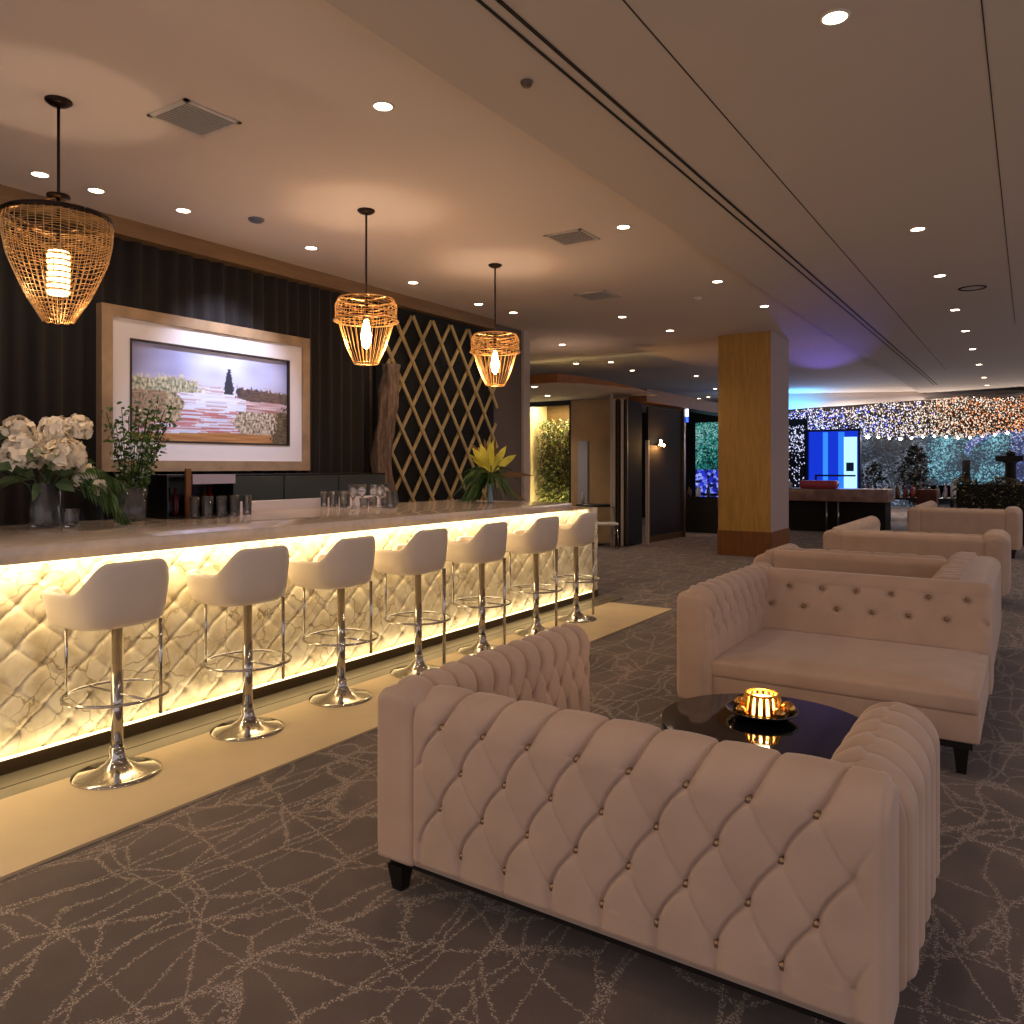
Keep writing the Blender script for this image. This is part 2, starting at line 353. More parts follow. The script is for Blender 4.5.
for j in range(NV+1):
    v = j/NV
    for i in range(NU+1):
        u = i/NU; vs.append((-.02, -.895+1.79*u, .285+.90*v))
        n1 = noise.noise(Vector((u*6, v*6, 1))); n2 = noise.noise(Vector((u*30, v*70, 5))); n3 = noise.noise(Vector((u*5, v*60, 9))); n4 = noise.noise(Vector((u*90, v*25, 2)))
        sky = mixc(LC('#c3ccf2'), LC('#66669a'), abs(u-.58)*1.5+n1*.25); sky = mixc(sky, LC('#c9c4cf'), max(0, .72-v)*3)
        hor = .62 - .10*max(0, u-.6) + .03*n1
        c = sky
        if v < hor:
            c = mixc(LC('#b9c6e6'), LC('#e9ecf6'), .5+n3)
            if n3 > .22: c = mixc(c, LC('#8c4a5a'), .6)
            if v < .36 and n3 > -.02: c = mixc(c, LC('#a8453c'), .75)
            if v < .07+.07*u: c = mixc(LC('#8a5a34'), LC('#b08450'), .5+n3)
            rb = .22+.25*(hor-v)
            if u < rb-.06*n1 and v > .12 and v > .2+.2*(u-.2): c = mixc(LC('#4a4a3a'), LC('#b7a98c'), .5+.5*n2+1.2*n4)
            if u < .2 and n4 > .1: c = mixc(c, LC('#7b3d2c'), .6)
            if u > .70 and v > .30: c = mixc(LC('#8a5a5a'), LC('#cfc0c8'), .5+1.2*n3)
            if u > .60+.5*abs(v-.24) and .10 < v < .36: c = mixc(LC('#4b3b30'), LC('#d0c4b0'), .45+.6*n2+1.1*n4)
            if u > .9+.06*n4+.1*(v-.2) and v < .4+.1*n4: c = mixc(LC('#2e2620'), LC('#6b5a40'), .5+n2)
        b = hor-.02+.07*max(0, n4+.2)
        if u < .40+.10*n4+.05*n1 and hor-.10 < v < b+.05: c = mixc(LC('#5d6a55'), LC('#c8c2a8'), .45+.5*n2+1.3*n4)
        if u > .63+.03*n4 and hor-.11 < v < b+.02: c = mixc(LC('#2a2c36'), LC('#6a5146'), .4+n2+u-.7)
        tw = .025*(1-max(0, v-.62)/.24)+.006
        if abs(u-.585) < tw+.008*n2 and .54 < v < .83: c = LC('#1f2a3c')
        cols.append(tuple(c)+(1,))
me.from_pydata(vs, [], [(j*(NU+1)+i, j*(NU+1)+i+1, (j+1)*(NU+1)+i+1, (j+1)*(NU+1)+i) for j in range(NV) for i in range(NU)])
ca = me.color_attributes.new('paint', 'FLOAT_COLOR', 'POINT'); ca.data.foreach_set('color', [x for c in cols for x in c])
me.materials.append(attr_mat('canvas_paint', 'paint', .45)); o = bpy.data.objects.new('canvas', me); COL.objects.link(o); o.parent = pic

# ------------------------------------------------------------------ lattice screen
lt = empty('lattice_screen', (XW+.1, 8.55, 0), 0, 'tall golden diamond lattice screen over a black wall panel right of the curtain', 'screen')
MB().box(-.09, -.03, -1.30, 1.28, 0, 3.56).build('backing_panel', M_blackm, lt)
ls = MB(); pw, ph = .405, .60
Y0, Y1, Z0, Z1 = -1.2, 1.25, .9, 3.46
def slat(mb, ya, za, yb, zb, x, w=.0085):
    # twin laths side by side
    d = Vector((0, yb-ya, zb-za)); L = d.length; d.normalize(); n = Vector((0, -d.z, d.y))
    for o in (-.0135, .0135):
        c0 = Vector((x, ya, za))+n*o; c1 = Vector((x, yb, zb))+n*o
        vs = []
        for p in (c0, c1):
            for (a, b) in ((-w, 0), (w, 0), (w, .022), (-w, .022)): vs.append(p+n*a+Vector((b, 0, 0)))
        mb.add(vs, [(0, 1, 2, 3), (4, 7, 6, 5), (0, 4, 5, 1), (1, 5, 6, 2), (2, 6, 7, 3), (3, 7, 4, 0)])
def clip(ya, sgn):
    k = ph/pw*sgn; pts = []
    # line z = Z1 + k*(y-ya) ; clip to box
    t0, t1 = Y0, Y1
    zz = lambda y: Z1+k*(y-ya)
    ylim = sorted([ya, ya-(Z1-Z0)/k]); t0 = max(Y0, ylim[0]); t1 = min(Y1, ylim[1])
    if t1-t0 < .08: return None
    return (t0, zz(t0), t1, zz(t1))
for i in range(-8, 18):
    for sgn, x in ((1, .02), (-1, .045)):
        c = clip(Y0+.1+pw*i, sgn)
        if c: slat(ls, *c, x)
ls.build('lattice', M_gold, lt)
# driftwood trunk
tk = MB(); n = 26; rg = []
pts = []
for k in range(n+1):
    z = .0+2.75*k/n; pts.append((.05*math.sin(z*3), .05*math.sin(z*2.2+1), z))
vs = []; NS = 30
for k, p in enumerate(pts):
    for i in range(NS):
        a = 2*PI*i/NS; r = .12*(1.1-.3*k/n)*(1+.35*noise.noise(Vector((math.cos(a)*1.7, math.sin(a)*1.7, p[2]*2.3)))+.2*math.sin(5*a+p[2]*5)+.25*noise.noise(Vector((math.cos(a)*4, math.sin(a)*4, p[2]*6))))
        vs.append((p[0]+r*math.cos(a), p[1]+r*math.sin(a), p[2]))
fs = [(k*NS+i, k*NS+(i+1) % NS, (k+1)*NS+(i+1) % NS, (k+1)*NS+i) for k in range(n) for i in range(NS)]+[tuple(n*NS+i for i in range(NS))]
tk.add(vs, fs, 0, True); o = tk.build('driftwood_trunk', M_bark); o.location = (-6.6, 7.22, 0)
tag(o, 'gnarled grey-brown driftwood trunk standing upright at the left edge of the lattice', 'tree trunk')

# ------------------------------------------------------------------ leaves helper
def leaf(mb, p, d, L, w, mi=0, bend=.25, nrm=None):
    d = Vector(d).normalized(); up = Vector(nrm) if nrm else Vector((R.uniform(-1, 1), R.uniform(-1, 1), R.uniform(-1, 1)))
    s = d.cross(up)
    if s.length < 1e-3: s = d.cross(Vector((0, 0, 1)))
    if s.length < 1e-3: s = Vector((1, 0, 0))
    s.normalize(); n = s.cross(d); p = Vector(p)
    a = p; b = p+d*L*.4-n*0; c = p+d*L*.75-Vector((0, 0, L*bend*.4)); e = p+d*L-Vector((0, 0, L*bend))
    mb.add([a, b+s*w, b-s*w, c+s*w*.7, c-s*w*.7, e], [(0, 1, 2), (1, 3, 4, 2), (3, 5, 4)], mi, True)
def rdir(zmin=-1, zmax=1):
    z = R.uniform(zmin, zmax); a = R.uniform(0, 2*PI); r = math.sqrt(max(0, 1-z*z)); return Vector((r*math.cos(a), r*math.sin(a), z))

# ------------------------------------------------------------------ vases and bouquets
ZT = 1.121
def vase(name, loc, r, h, label, flare=1.0, water=.5):
    t = empty(name, loc, 0, label, 'vase')
    MB().lathe([(r*.96, 0), (r, .01), (r*flare, h), (r*flare-.005, h), (r-.007, .02), (0, .018)], 28).build('glass_body', M_glass, t)
    if water: MB().lathe([(r-.008, .021), (r-.008+(flare-1)*r*water, h*water), (0, h*water)], 24).build('water', mat('water', '#dfe8f0', .02, trans=1., ior=1.33), t)
    return t
def flower(mb, c, r, k=46):
    c = Vector(c)
    for i in range(120):
        d = rdir(-.65, 1); t = d.cross(rdir()); t.normalize(); b = d.cross(t)
        p = c+d*r*R.uniform(.62, .82); w = r*R.uniform(.2, .34)
        vs = [p-t*w*.6-b*w*.3, p+t*w*.6-b*w*.3, p+t*w+b*w*.5+d*w*.5, p+b*w*.95+d*w*.75, p-t*w+b*w*.5+d*w*.5, p+d*w*.1]
        mb.add(vs, [(0, 1, 5), (1, 2, 5), (2, 3, 5), (3, 4, 5), (4, 0, 5)], 0, True)
    mb.lathe([(0, -r*.7), (r*.45, -r*.5), (r*.66, 0), (r*.5, r*.5), (0, r*.68)], 10, c=c)
v1 = (-5.12, 2.48, ZT)
vase('glass_vase', v1, .085, .27, 'tall clear cylinder vase of large cream flowers at the left end of the bar')
bq = empty('flower_bouquet', v1, 0, 'bouquet of large cream blooms with broad green leaves in the left vase', 'flowers')
# image-right vector for planning the spread
ir = Vector((.8347, .5508, 0)); vw = Vector((-.5508, .8347, 0))
def off(a, b, z): q = ir*a+vw*b; return (q.x, q.y, z)
heads = [(-.07, -.10, .45, .13), (.16, -.06, .44, .125), (.04, .05, .58, .12), (-.20, .06, .60, .10), (.24, .03, .31, .085), (.15, .09, .62, .09), (-.27, -.06, .42, .08), (.33, .0, .24, .06)]
for a, b, z, r in heads:
    m = MB(); flower(m, off(a, b, z), r); m.build('bloom', M_petal, bq)
    m = MB(); m.tube([off(a*.9, b*.9, z-r*.6), off(a*.35, b*.35, .26), off(-a*.15, -b*.15, .03)], .004, 5); m.build('stem', M_leaf, bq)
m = MB()
for i in range(46):
    a = R.uniform(0, 2*PI); rad = R.uniform(.05, .16); z = R.uniform(.26, .48)
    leaf(m, (rad*math.cos(a), rad*math.sin(a), z), (math.cos(a), math.sin(a), R.uniform(-.5, .9)), R.uniform(.13, .24), R.uniform(.025, .045), 0, .35)
for i in range(22):
    leaf(m, off(-.15-.1*R.random(), R.uniform(-.1, .1), R.uniform(.35, .55)), off(-1, R.uniform(-.6, .6), R.uniform(-.2, .8)), R.uniform(.15, .25), .035, 0, .3)
m.build('foliage', mat('eucalyptus', '#5c7048', .55, var=.35, vscale=10), bq)
# drooping palm leaf to the right
m = MB()
base = Vector(off(.16, 0, .30))
for f in range(9):
    end = Vector(off(.40+.05*f/3, R.uniform(-.08, .08), .34-.045*f))
    pts = [base.lerp(end, t/14)+Vector((0, 0, .05*math.sin(PI*t/14))) for t in range(15)]
    for t in range(2, 15):
        d = (pts[t]-pts[t-1]).normalized()
        for sg in (1, -1): leaf(m, pts[t], d+Vector((0, 0, -.7))+vw*sg*.5, .10, .008, 0, .3)
m.build('palm_frond', M_leaf, bq)

v2 = (-5.2, 3.08, ZT)
vase('glass_vase', v2, .10, .23, 'wide clear glass vase of tall leafy branches second from the left on the bar', 1.12)
bq2 = empty('branch_bouquet', v2, 0, 'tall loose bouquet of small-leaved green branches before the painting', 'flowers')
m = MB(); mf = MB(); ms = MB()
for s_ in range(22):
    tx = Vector(off(R.uniform(-.17, .26), R.uniform(-.15, .15), R.uniform(.5, .86)))
    p0 = Vector((R.uniform(-.05, .05), R.uniform(-.05, .05), .03)); mid = Vector((tx.x*.3, tx.y*.3, .3))
    pts = [(p0*(1-t)*(1-t)+mid*2*t*(1-t)+tx*t*t) for t in [k/10 for k in range(11)]]
    ms.tube(pts, .003, 4)
    for k in range(3, 11):
        for q in range(7):
            pp = pts[k]+rdir()*.035
            if R.random() < .86: leaf(m, pp, rdir(-.3, 1), R.uniform(.025, .05), .011, 0, .2)
            else: leaf(mf, pp, rdir(-.3, 1), .022, .012, 0, .2)
ms.build('stem', M_leafd, bq2); m.build('foliage', mat('branch_green', '#4b6a2c', .5, var=.5, vscale=6), bq2); mf.build('blossom', M_smallfl, bq2)

v3 = (-4.62, 6.6, ZT)
vt = empty('slim_vase', v3, 0, 'slim pale blue vase holding the yellow leaf arrangement near the bar end', 'vase')
MB().lathe([(.026, 0), (.03, .02), (.028, .10), (.034, .2), (.03, .2), (.02, .05), (0, .045)], 20).build('body', mat('blue_ceramic', '#8aa0b4', .2), vt)
b3 = empty('yellow_arrangement', v3, 0, 'spray of yellow pointed leaves and trailing green grass in the slim vase', 'flowers')
m = MB()
for i in range(9): leaf(m, off(0, 0, .28), off(R.uniform(-.9, .9), R.uniform(-.5, .5), R.uniform(.45, 1.2)), R.uniform(.2, .28), .028, 0, .0, (0, .3, .2))
for a, z in ((.45, .8), (.8, .6), (-.3, .9), (-.55, .8), (0, 1)): leaf(m, off(0, -.02, .26), off(a, 0, z), .28, .036, 0, .05, vw)
m.build('yellow_leaf', M_leafy, b3)
m = MB()
for i in range(60):
    d = rdir(-.6, .7); leaf(m, (0, 0, .24), d, R.uniform(.16, .34), .010, 0, .7)
for i in range(30): leaf(m, off(-.06*R.random(), 0, .24), off(-R.uniform(.2, .9), R.uniform(-.4, .4), R.uniform(-.6, .4)), R.uniform(.2, .34), .02, 0, .7)
m.build('grass', M_leaf, b3)
m = MB()
for a, z in ((-.15, 1), (.12, 1.0), (-.35, .7), (.9, .12), (.6, -.4)): leaf(m, off(0, 0, .22), off(a, .1, z), .38, .022, 0, .1, vw)
m.build('dry_leaf', mat('dry_leaf', '#6f4f2c', .6), b3)
m = MB(); m.tube([(0, 0, .1), (0, 0, .26)], .012, 6); m.build('stem', M_leafd, b3)
b3.scale = (1.2, 1.2, 1.2)

# glasses ---------------------------------------------------------------
def glass(kind):
    t = empty({'t': 'tumbler', 'h': 'highball_glass', 'w': 'wine_glass'}[kind], (0, 0, -5))
    if kind == 't': MB().lathe([(.03, 0), (.036, .004), (.04, .09), (.037, .09), (.032, .014), (0, .012)], 16).build('bowl', M_glass, t)
    elif kind == 'h': MB().lathe([(.026, 0), (.03, .004), (.033, .15), (.0305, .15), (.027, .014), (0, .012)], 16).build('bowl', M_glass, t)
    else:
        MB().lathe([(.008, .09), (.03, .115), (.04, .15), (.034, .21), (.032, .21), (.037, .15), (.027, .12), (0, .10)], 16).build('bowl', M_glass, t)
        MB().lathe([(.035, 0), (.034, .003), (.006, .012), (.004, .05), (.008, .095)], 14).build('stem', M_glass, t)
    return t
protoG = {}
def putglass(kind, x, y, z, label, group, grp=True, s=1.):
    if kind not in protoG: protoG[kind] = o = glass(kind)
    else: o = copy_tree(protoG[kind])
    o.location = (x, y, z); o.scale = (s, s, s); tag(o, label, 'glass', group)
gl = [('h', -5.36, 5.02), ('h', -5.28, 5.05), ('h', -5.33, 5.13), ('h', -5.22, 5.12), ('h', -5.26, 5.2),
      ('t', -5.14, 5.05), ('w', -5.12, 5.16), ('w', -5.04, 5.06), ('t', -5.02, 5.18), ('w', -4.98, 5.27), ('t', -4.94, 5.1), ('t', -4.95, 5.38), ('w', -4.86, 5.22), ('w', -4.9, 5.33), ('h', -4.82, 5.36), ('w', -5.14, 5.28), ('t', -5.08, 5.36), ('h', -4.78, 5.26)]
nmk = {'h': 'clear straight highball glass', 't': 'clear short tumbler', 'w': 'clear stemmed wine glass'}
for k, x, y in gl: putglass(k, x, y, ZT, nmk[k]+' in the cluster of glasses midway along the bar', 'glasses clustered midway along the bar top')
putglass('t', *(Vector(v1)+ir*.17-vw*.02)[:2], ZT, 'short clear tumbler standing alone right beside the large cream bouquet', 'single', s=1.25)
del_ = None
# display rack with bottles
dr = empty('display_rack', (-5.28, 3.62, ZT), 0, 'dark open-fronted bottle rack with pale header strip on the bar', 'rack')
MB().box(-.14, .14, -.30, .27, .0, .012).box(-.14, .14, -.30, .27, .30, .315).box(-.14, -.125, -.30, .27, .012, .30).box(-.14, .14, .258, .27, .012, .30).box(-.14, .14, -.30, -.288, .012, .30).build('case', M_blackw, dr)
MB().box(.141, .15, -.10, .27, .245, .315).build('header_strip', mat('lilac_strip', '#b7acbe', .4), dr)
MB().box(.141, .16, -.16, -.12, .0, .36).build('wooden_post', M_wood2, dr)
bcol = ['#4a0d12', '#1c1420', '#6b1a1a', '#241812', '#3a2a4a', '#5a2d12', '#701018']
for k, c in enumerate(bcol):
    b = MB(); b.lathe([(.026, 0), (.028, .01), (.028, .13), (.01, .165), (.01, .205), (0, .205)], 14)
    o = b.build('bottle', mat('bottle_'+str(k), c, .12)); o.location = (-5.28+.03*(k % 2)-.05, 3.36+.075*k, ZT+.013)
    tag(o, ['deep red bottle at the left end inside the dark rack', 'black bottle second from the left inside the dark rack', 'crimson bottle third from the left inside the dark rack', 'brown-black bottle in the middle of the dark rack', 'violet bottle right of centre inside the dark rack', 'amber brown bottle second from the right in the dark rack', 'bright red bottle at the right end inside the dark rack'][k], 'bottle', 'bottles inside the dark rack')
for k in range(8): putglass('h', -5.02+.06*(k % 2), 3.46+.058*k, ZT, 'clear straight highball glass in the row before the dark bottle rack', 'glasses in front of the bottle rack', s=1.05)

# ------------------------------------------------------------------ pendants
def pendant(loc, kind, label, h_rod):
    t = empty('pendant_lamp', loc, 0, label, 'pendant lamp', 'woven wire pendants over the bar')
    zt = 2.93-H; zb = 2.38-H     # shade top and bottom relative to the ceiling
    MB().lathe([(.0, 0), (.075, 0), (.075, -.012), (.05, -.03), (.012, -.04), (0, -.04)], 24).build('ceiling_rose', M_rod, t)
    MB().tube([(0, 0, -.03), (0, 0, zt-.03)], .009, 8).build('rod', M_rod, t)
    w = MB(); r_w = .0032
    if kind == 'a':
        zt2 = 3.0-H; zb2 = 2.37-H
        prof = [(.285, zt2), (.298, zt2-.06), (.292, zt2-.14), (.268, zt2-.26), (.18, zt2-.47), (.085, zb2)]
        MB().lathe([(.275, zt2-.0), (.285, zt2+.012), (.297, zt2), (.29, zt2-.022), (.275, zt2-.02)], 40, cap=False).build('rim', M_rod, t)
        MB().lathe([(0, zt2+.13), (.065, zt2+.13), (.065, zt2+.115), (0, zt2+.11)], 20).build('disc', M_rod, t)
        def rz(q):
            f = q*(len(prof)-1); i = min(int(f), len(prof)-2); f -= i
            return prof[i][0]*(1-f)+prof[i+1][0]*f, prof[i][1]*(1-f)+prof[i+1][1]*f
        nr = 44
        for i in range(nr):
            a0 = 2*PI*i/nr
            w.tube([(rz(q/12)[0]*math.cos(a0), rz(q/12)[0]*math.sin(a0), rz(q/12)[1]) for q in range(13)], r_w*.75, 4, cap=False)
        for q in range(30):
            r, z = rz(q/29)
            w.tube([(r*math.cos(2*PI*i/28), r*math.sin(2*PI*i/28), z+.006*math.sin(i*2.1+q)) for i in range(28)], r_w*.75, 4, closed=True)
        for k in range(3):
            a = 2*PI*k/3; w.tube([(0, 0, zt2+.12), (.30*math.cos(a), .30*math.sin(a), zt2)], .003, 4)
        w.build('wire_shade', M_wire, t)
        b = MB(); b.lathe([(.0, zt2-.21), (.055, zt2-.21), (.06, zt2-.22), (.06, zt2-.46), (.055, zt2-.47), (0, zt2-.47)], 24)
        b.build('frosted_tube', emis('frosted_tube', '#ffc986', 9), t)
        rr = MB()
        for q in range(7): rr.tube([(.069*math.cos(2*PI*i/24), .069*math.sin(2*PI*i/24), zt2-.23-q*.036) for i in range(24)], .006, 5, closed=True)
        rr.build('tube_band', M_wire, t)
        MB().tube([(0, 0, zt2+.12), (0, 0, zt2-.2)], .012, 8).build('lamp_holder', M_rod, t)
        zl = zt2-.4
    else:
        prof = [(.235, zt), (.262, zt-.05), (.262, zt-.17), (.235, zt-.20), (.172, zt-.40), (.105, zb)]
        nr = 30
        for i in range(nr):
            a0 = 2*PI*i/nr; w.tube([(r*math.cos(a0), r*math.sin(a0), z) for r, z in prof], r_w*.85, 4, cap=False)
        for q in range(10):
            z = zt-.005-q*.02; r = .24+.022*min(1, q/3)
            w.tube([((r+.003*math.sin(i*1.7+q))*math.cos(2*PI*i/28), (r+.003*math.sin(i*1.7+q))*math.sin(2*PI*i/28), z+.006*math.sin(i*1.3+q*2)) for i in range(28)], r_w*.85, 4, closed=True)
        for (r, z, k) in ((.275, zt-.185, .0065), (.102, zb, .006), (.236, zt, .006)):
            w.tube([(r*math.cos(2*PI*i/32), r*math.sin(2*PI*i/32), z) for i in range(32)], k, 6, closed=True)
        for k in range(3):
            a = 2*PI*k/3; w.tube([(0, 0, zt-.01), (.236*math.cos(a), .236*math.sin(a), zt)], .004, 4)
        w.build('wire_shade', M_wire, t)
        MB().tube([(0, 0, zt), (0, 0, zt-.17)], .018, 10).build('lamp_holder', M_rod, t)
        MB().lathe([(.012, zt-.17), (.03, zt-.23), (.045, zt-.31), (.035, zt-.39), (.012, zt-.42), (0, zt-.425)], 18).build('bulb', M_bulb, t)
        zl = zt-.32
    light('pendant_glow', 'POINT', (loc[0], loc[1], H+zl), 46, (1, .72, .50), .09 if kind == 'a' else .06)
    return t
pendant((-4.88, 2.44, H), 'a', 'largest woven wire pendant, nearest the camera, with banded glowing tube', .5)
pendant((-4.765, 4.945, H), 'b', 'middle wire pendant with flame bulb, hanging between painting and lattice', .5)
pendant((-4.88, 7.06, H), 'b', 'farthest wire pendant with flame bulb, hanging before the lattice screen', .5)

# ------------------------------------------------------------------ ceiling fittings
dl0 = None
def downlight(x, y, z, label, group, e=16, r=.055):
    global dl0
    if dl0 is None:
        dl0 = empty('recessed_downlight', (x, y, z))
        MB().lathe([(.056, -.001), (.056, -.006), (.07, -.004), (.072, 0)], 24, cap=False).build('trim_ring', mat('white_trim', '#cfc4b6', .5), dl0)
        MB().lathe([(0, -.003), (.056, -.003)], 24, cap=False).build('lens', M_lens, dl0)
        o = dl0
    else: o = copy_tree(dl0)
    o.location = (x, y, z); tag(o, label, 'downlight', group)
    if e: light('ceiling_spot', 'SPOT', (x, y, z-.02), e, (1, .80, .62), .05, spot_size=math.radians(125), spot_blend=.8)
gA = 'downlights along the wall behind the bar'; gB = 'downlights along the ceiling step'; gC = 'downlights in the right soffit'; gD = 'downlights in the far left ceiling'
ordn = ['nearest the camera', 'second', 'third', 'fourth', 'fifth', 'sixth', 'seventh', 'eighth', 'ninth', 'tenth']
for k, (x, y) in enumerate([(-6.23, 2.98), (-6.22, 3.40), (-6.08, 4.08), (-6.05, 5.49), (-6.17, 7.2), (-6.25, 8.65), (-6.18, 9.4)]):
    downlight(x, y, H, 'round recessed downlight above the bar wall, %s from the left of its row' % ['first', 'second', 'third', 'fourth', 'fifth', 'sixth', 'seventh'][k], gA, 9)
for k, (x, y) in enumerate([(-3.3, 3.57), (-3.12, 6.59), (-3.11, 9.16), (-3.05, 10.93)]):
    downlight(x, y, H, 'round recessed downlight left of the ceiling step, %s in its row counting from the camera' % ['first', 'second', 'third', 'fourth'][k], gB, 16)
for k, (x, y) in enumerate([(-.78, 3.99), (-.85, 7.97), (-.85, 10.06), (-.86, 12.37), (-.86, 14.4), (-.88, 16.7), (-.90, 19.3), (-.93, 22.2), (-.95, 24.4)]):
    downlight(x, y, H-.05, 'round recessed downlight in the right soffit, %s in its row counting from the camera' % ['first', 'second', 'third', 'fourth', 'fifth', 'sixth', 'seventh', 'eighth', 'ninth'][k], gC, 16 if k < 2 else 34)
far = [(-5.02, 10.56, 'just left of the pillar top, nearer of two'), (-4.88, 12.05, 'just left of the pillar top, farther of two'), (-7.07, 12.36, 'above the wooden canopy edge'), (-7.4, 15.01, 'beyond the canopy, right one of a pair'), (-8.13, 14.82, 'beyond the canopy, left one of a pair'), (-7.64, 16.6, 'above the dark folding door'), (-6.81, 18.49, 'left of the pillar above the shimmering screen'), (-7.48, 21.83, 'close beside the upper left edge of the pillar'), (-9.0, 24.7, 'lower left of the far pair beside the pillar'), (-8.55, 24.3, 'right of the far pair beside the pillar'), (-5.9, 21.5, 'right of the pillar in the blue-lit ceiling')]
for x, y, s_ in far: downlight(x, y, H, 'small far downlight '+s_, gD, 22)
def vent(x, y, s, label):
    t = empty('ceiling_vent', (x, y, H), 0, label, 'air vent', 'square ceiling vents')
    h = s/2; b = MB()
    for a in ((-h, h, -h, -h+.03), (-h, h, h-.03, h), (-h, -h+.03, -h, h), (h-.03, h, -h, h)): b.box(a[0], a[1], a[2], a[3], -.012, -.001)
    b.build('frame', M_grille, t)
    MB().box(-h+.03, h-.03, -h+.03, h-.03, -.003, -.001).build('backing', mat('vent_back', '#2a241e', .8), t)
    b = MB(); k = 11
    for i in range(k):
        xx = -h+.035+(s-.07)*(i+.5)/k
        b.box(xx-.006, xx+.002, -h+.03, h-.03, -.014, -.003)
    b.build('louvre', M_grille, t)
vent(-4.41, 3.04, .40, 'square louvred ceiling vent nearest the camera between the first two pendants')
vent(-3.67, 6.61, .40, 'square louvred ceiling vent in the middle, above the third pendant')
vent(-4.65, 9.05, .44, 'square louvred ceiling vent farthest away, left of the pillar')
def disc(x, y, z, r, name, label, cat, m, ring=False):
    b = MB()
    if ring: b.lathe([(r, 0), (r, -.008), (r-.02, -.01), (r-.02, 0)], 32, cap=False)
    else: b.lathe([(0, -.03), (r*.7, -.028), (r, -.008), (r, 0)], 24, cap=False)
    o = b.build(name, m); o.location = (x, y, z); tag(o, label, cat)
disc(-5.75, 4.58, H, .07, 'smoke_detector', 'small dark round smoke detector between the first and second pendants', 'smoke detector', mat('detector_grey', '#5c626c', .5))
disc(-2.35, 3.71, H-.05, .035, 'sprinkler_head', 'small round sprinkler cap on the soffit near the dark slot', 'sprinkler', mat('sprinkler_brown', '#5c4a3e', .5))
disc(-.58, 10.97, H-.05, .15, 'ceiling_speaker', 'dark ringed round ceiling speaker right of the soffit downlights', 'speaker', M_dark, True)
disc(-3.64, 9.91, H, .06, 'sprinkler_head', 'small flat fitting in the ceiling left of the pillar', 'sprinkler', M_grille)
light('picture_spot', 'SPOT', (-5.9, 5.0, H-.05), 170, (.70, .74, 1), .05, (0, math.radians(31), 0), spot_size=math.radians(74), spot_blend=.9)

# ------------------------------------------------------------------ bar stools
def stool(long=False):
    t = empty('bar_stool', (0, 0, 0))
    NA = 64; ex = 3.2; SX = -.085
    def plan(a, rx, ry):
        c, s = math.cos(a), math.sin(a)
        k = (abs(c)**ex+abs(s)**ex)**(-1/ex)
        return SX+rx*c*k, ry*s*k*.96
    def rim(a):            # a=0 is the back (+x), pi the open front
        d = abs(math.atan2(math.sin(a), math.cos(a)))/PI
        z = 1.035
        if d > .17: t_ = min(1, (d-.17)/.21); t_ = t_*t_*(3-2*t_); z = 1.035-(1.035-.893)*t_
        if d > .85: t_ = min(1, (d-.85)/.07); t_ = t_*t_*(3-2*t_); z = .893-(.893-.80)*t_
        return z
    rings = []   # (scale, zfunc)
    out = [(.02, 0), (.62, 0), (.80, .010), (.90, .032), (.95, .09)]
    vs = []; 
    def ring(fn):
        for i in range(NA):
            a = 2*PI*i/NA; vs.append(fn(a))
    for sc_, dz in out: ring(lambda a: (*plan(a, 0.252*sc_, .255*sc_), .715+dz))
    for q in (.25, .5, .75, .93):
        def f(a, q=q):
            zr = rim(a); z = .805+(zr-.805)*q if zr > .81 else .805
            sx = .252*(.95+.05*min(1, q*1.3)); sy = .255*(.95+.05*min(1, q*1.3)); return (*plan(a, sx, sy), z)
        ring(f)
    ring(lambda a: (*plan(a, .250, .253), rim(a)-.003)); ring(lambda a: (*plan(a, .234, .237), rim(a)+.004)); ring(lambda a: (*plan(a, .216, .219), rim(a)-.004))
    for q in (.6, .25): ring(lambda a, q=q: (*plan(a, .208, .21), .80+max(0, rim(a)-.80)*q))
    ring(lambda a: (*plan(a, .198, .20), .795)); ring(lambda a: (*plan(a, .01, .01), .795))
    nr = len(vs)//NA
    fs = [(k*NA+i, k*NA+(i+1) % NA, (k+1)*NA+(i+1) % NA, (k+1)*NA+i) for k in range(nr-1) for i in range(NA)]
    MB().add(vs, fs, 0, True).build('bucket_shell', M_cream, t)
    b = MB(); vs = []
    for sc_, z in ((1, .79), (1.0, .825), (.96, .838), (.8, .845), (.02, .848)):
        for i in range(NA):
            a = 2*PI*i/NA; vs.append((*plan(a, .196*sc_, .198*sc_), z))
    b.add(vs, [(k*NA+i, k*NA+(i+1) % NA, (k+1)*NA+(i+1) % NA, (k+1)*NA+i) for k in range(4) for i in range(NA)], 0, True).build('seat_cushion', M_cream, t)
    MB().lathe([(.028, .06), (.028, .5), (.025, .5), (.025, .72)], 20).build('pole', M_chrome, t)
    MB().lathe([(.2, 0), (.2, .007), (.175, .014), (.09, .032), (.05, .062), (.036, .09), (.034, .13), (0, .13)], 48).build('base', M_chrome, t)
    MB().tube([(.235*math.cos(2*PI*i/40), .235*math.sin(2*PI*i/40), .39) for i in range(40)], .008, 8, closed=True).tube([(-.235, 0, .39), (.235, 0, .39)], .006, 6).build('footrest_ring', M_chrome, t)
    MB().tube([(-.18, -.145, .38), (-.18, -.145, .74)], .008, 8).build('hanger_tube', M_chrome, t)
    MB().tube([(.12, .15, .03 if long else .27), (.12, .15, .74)], .013 if long else .009, 8).build('hanger_tube', M_chrome, t)
    return t
sp = stool(); sl = stool(True)
slab = ['nearest the camera', 'second from the camera', 'third from the camera', 'fourth from the camera, middle of the row', 'fifth from the camera', 'sixth from the camera, next to last', 'farthest from the camera at the bar end']
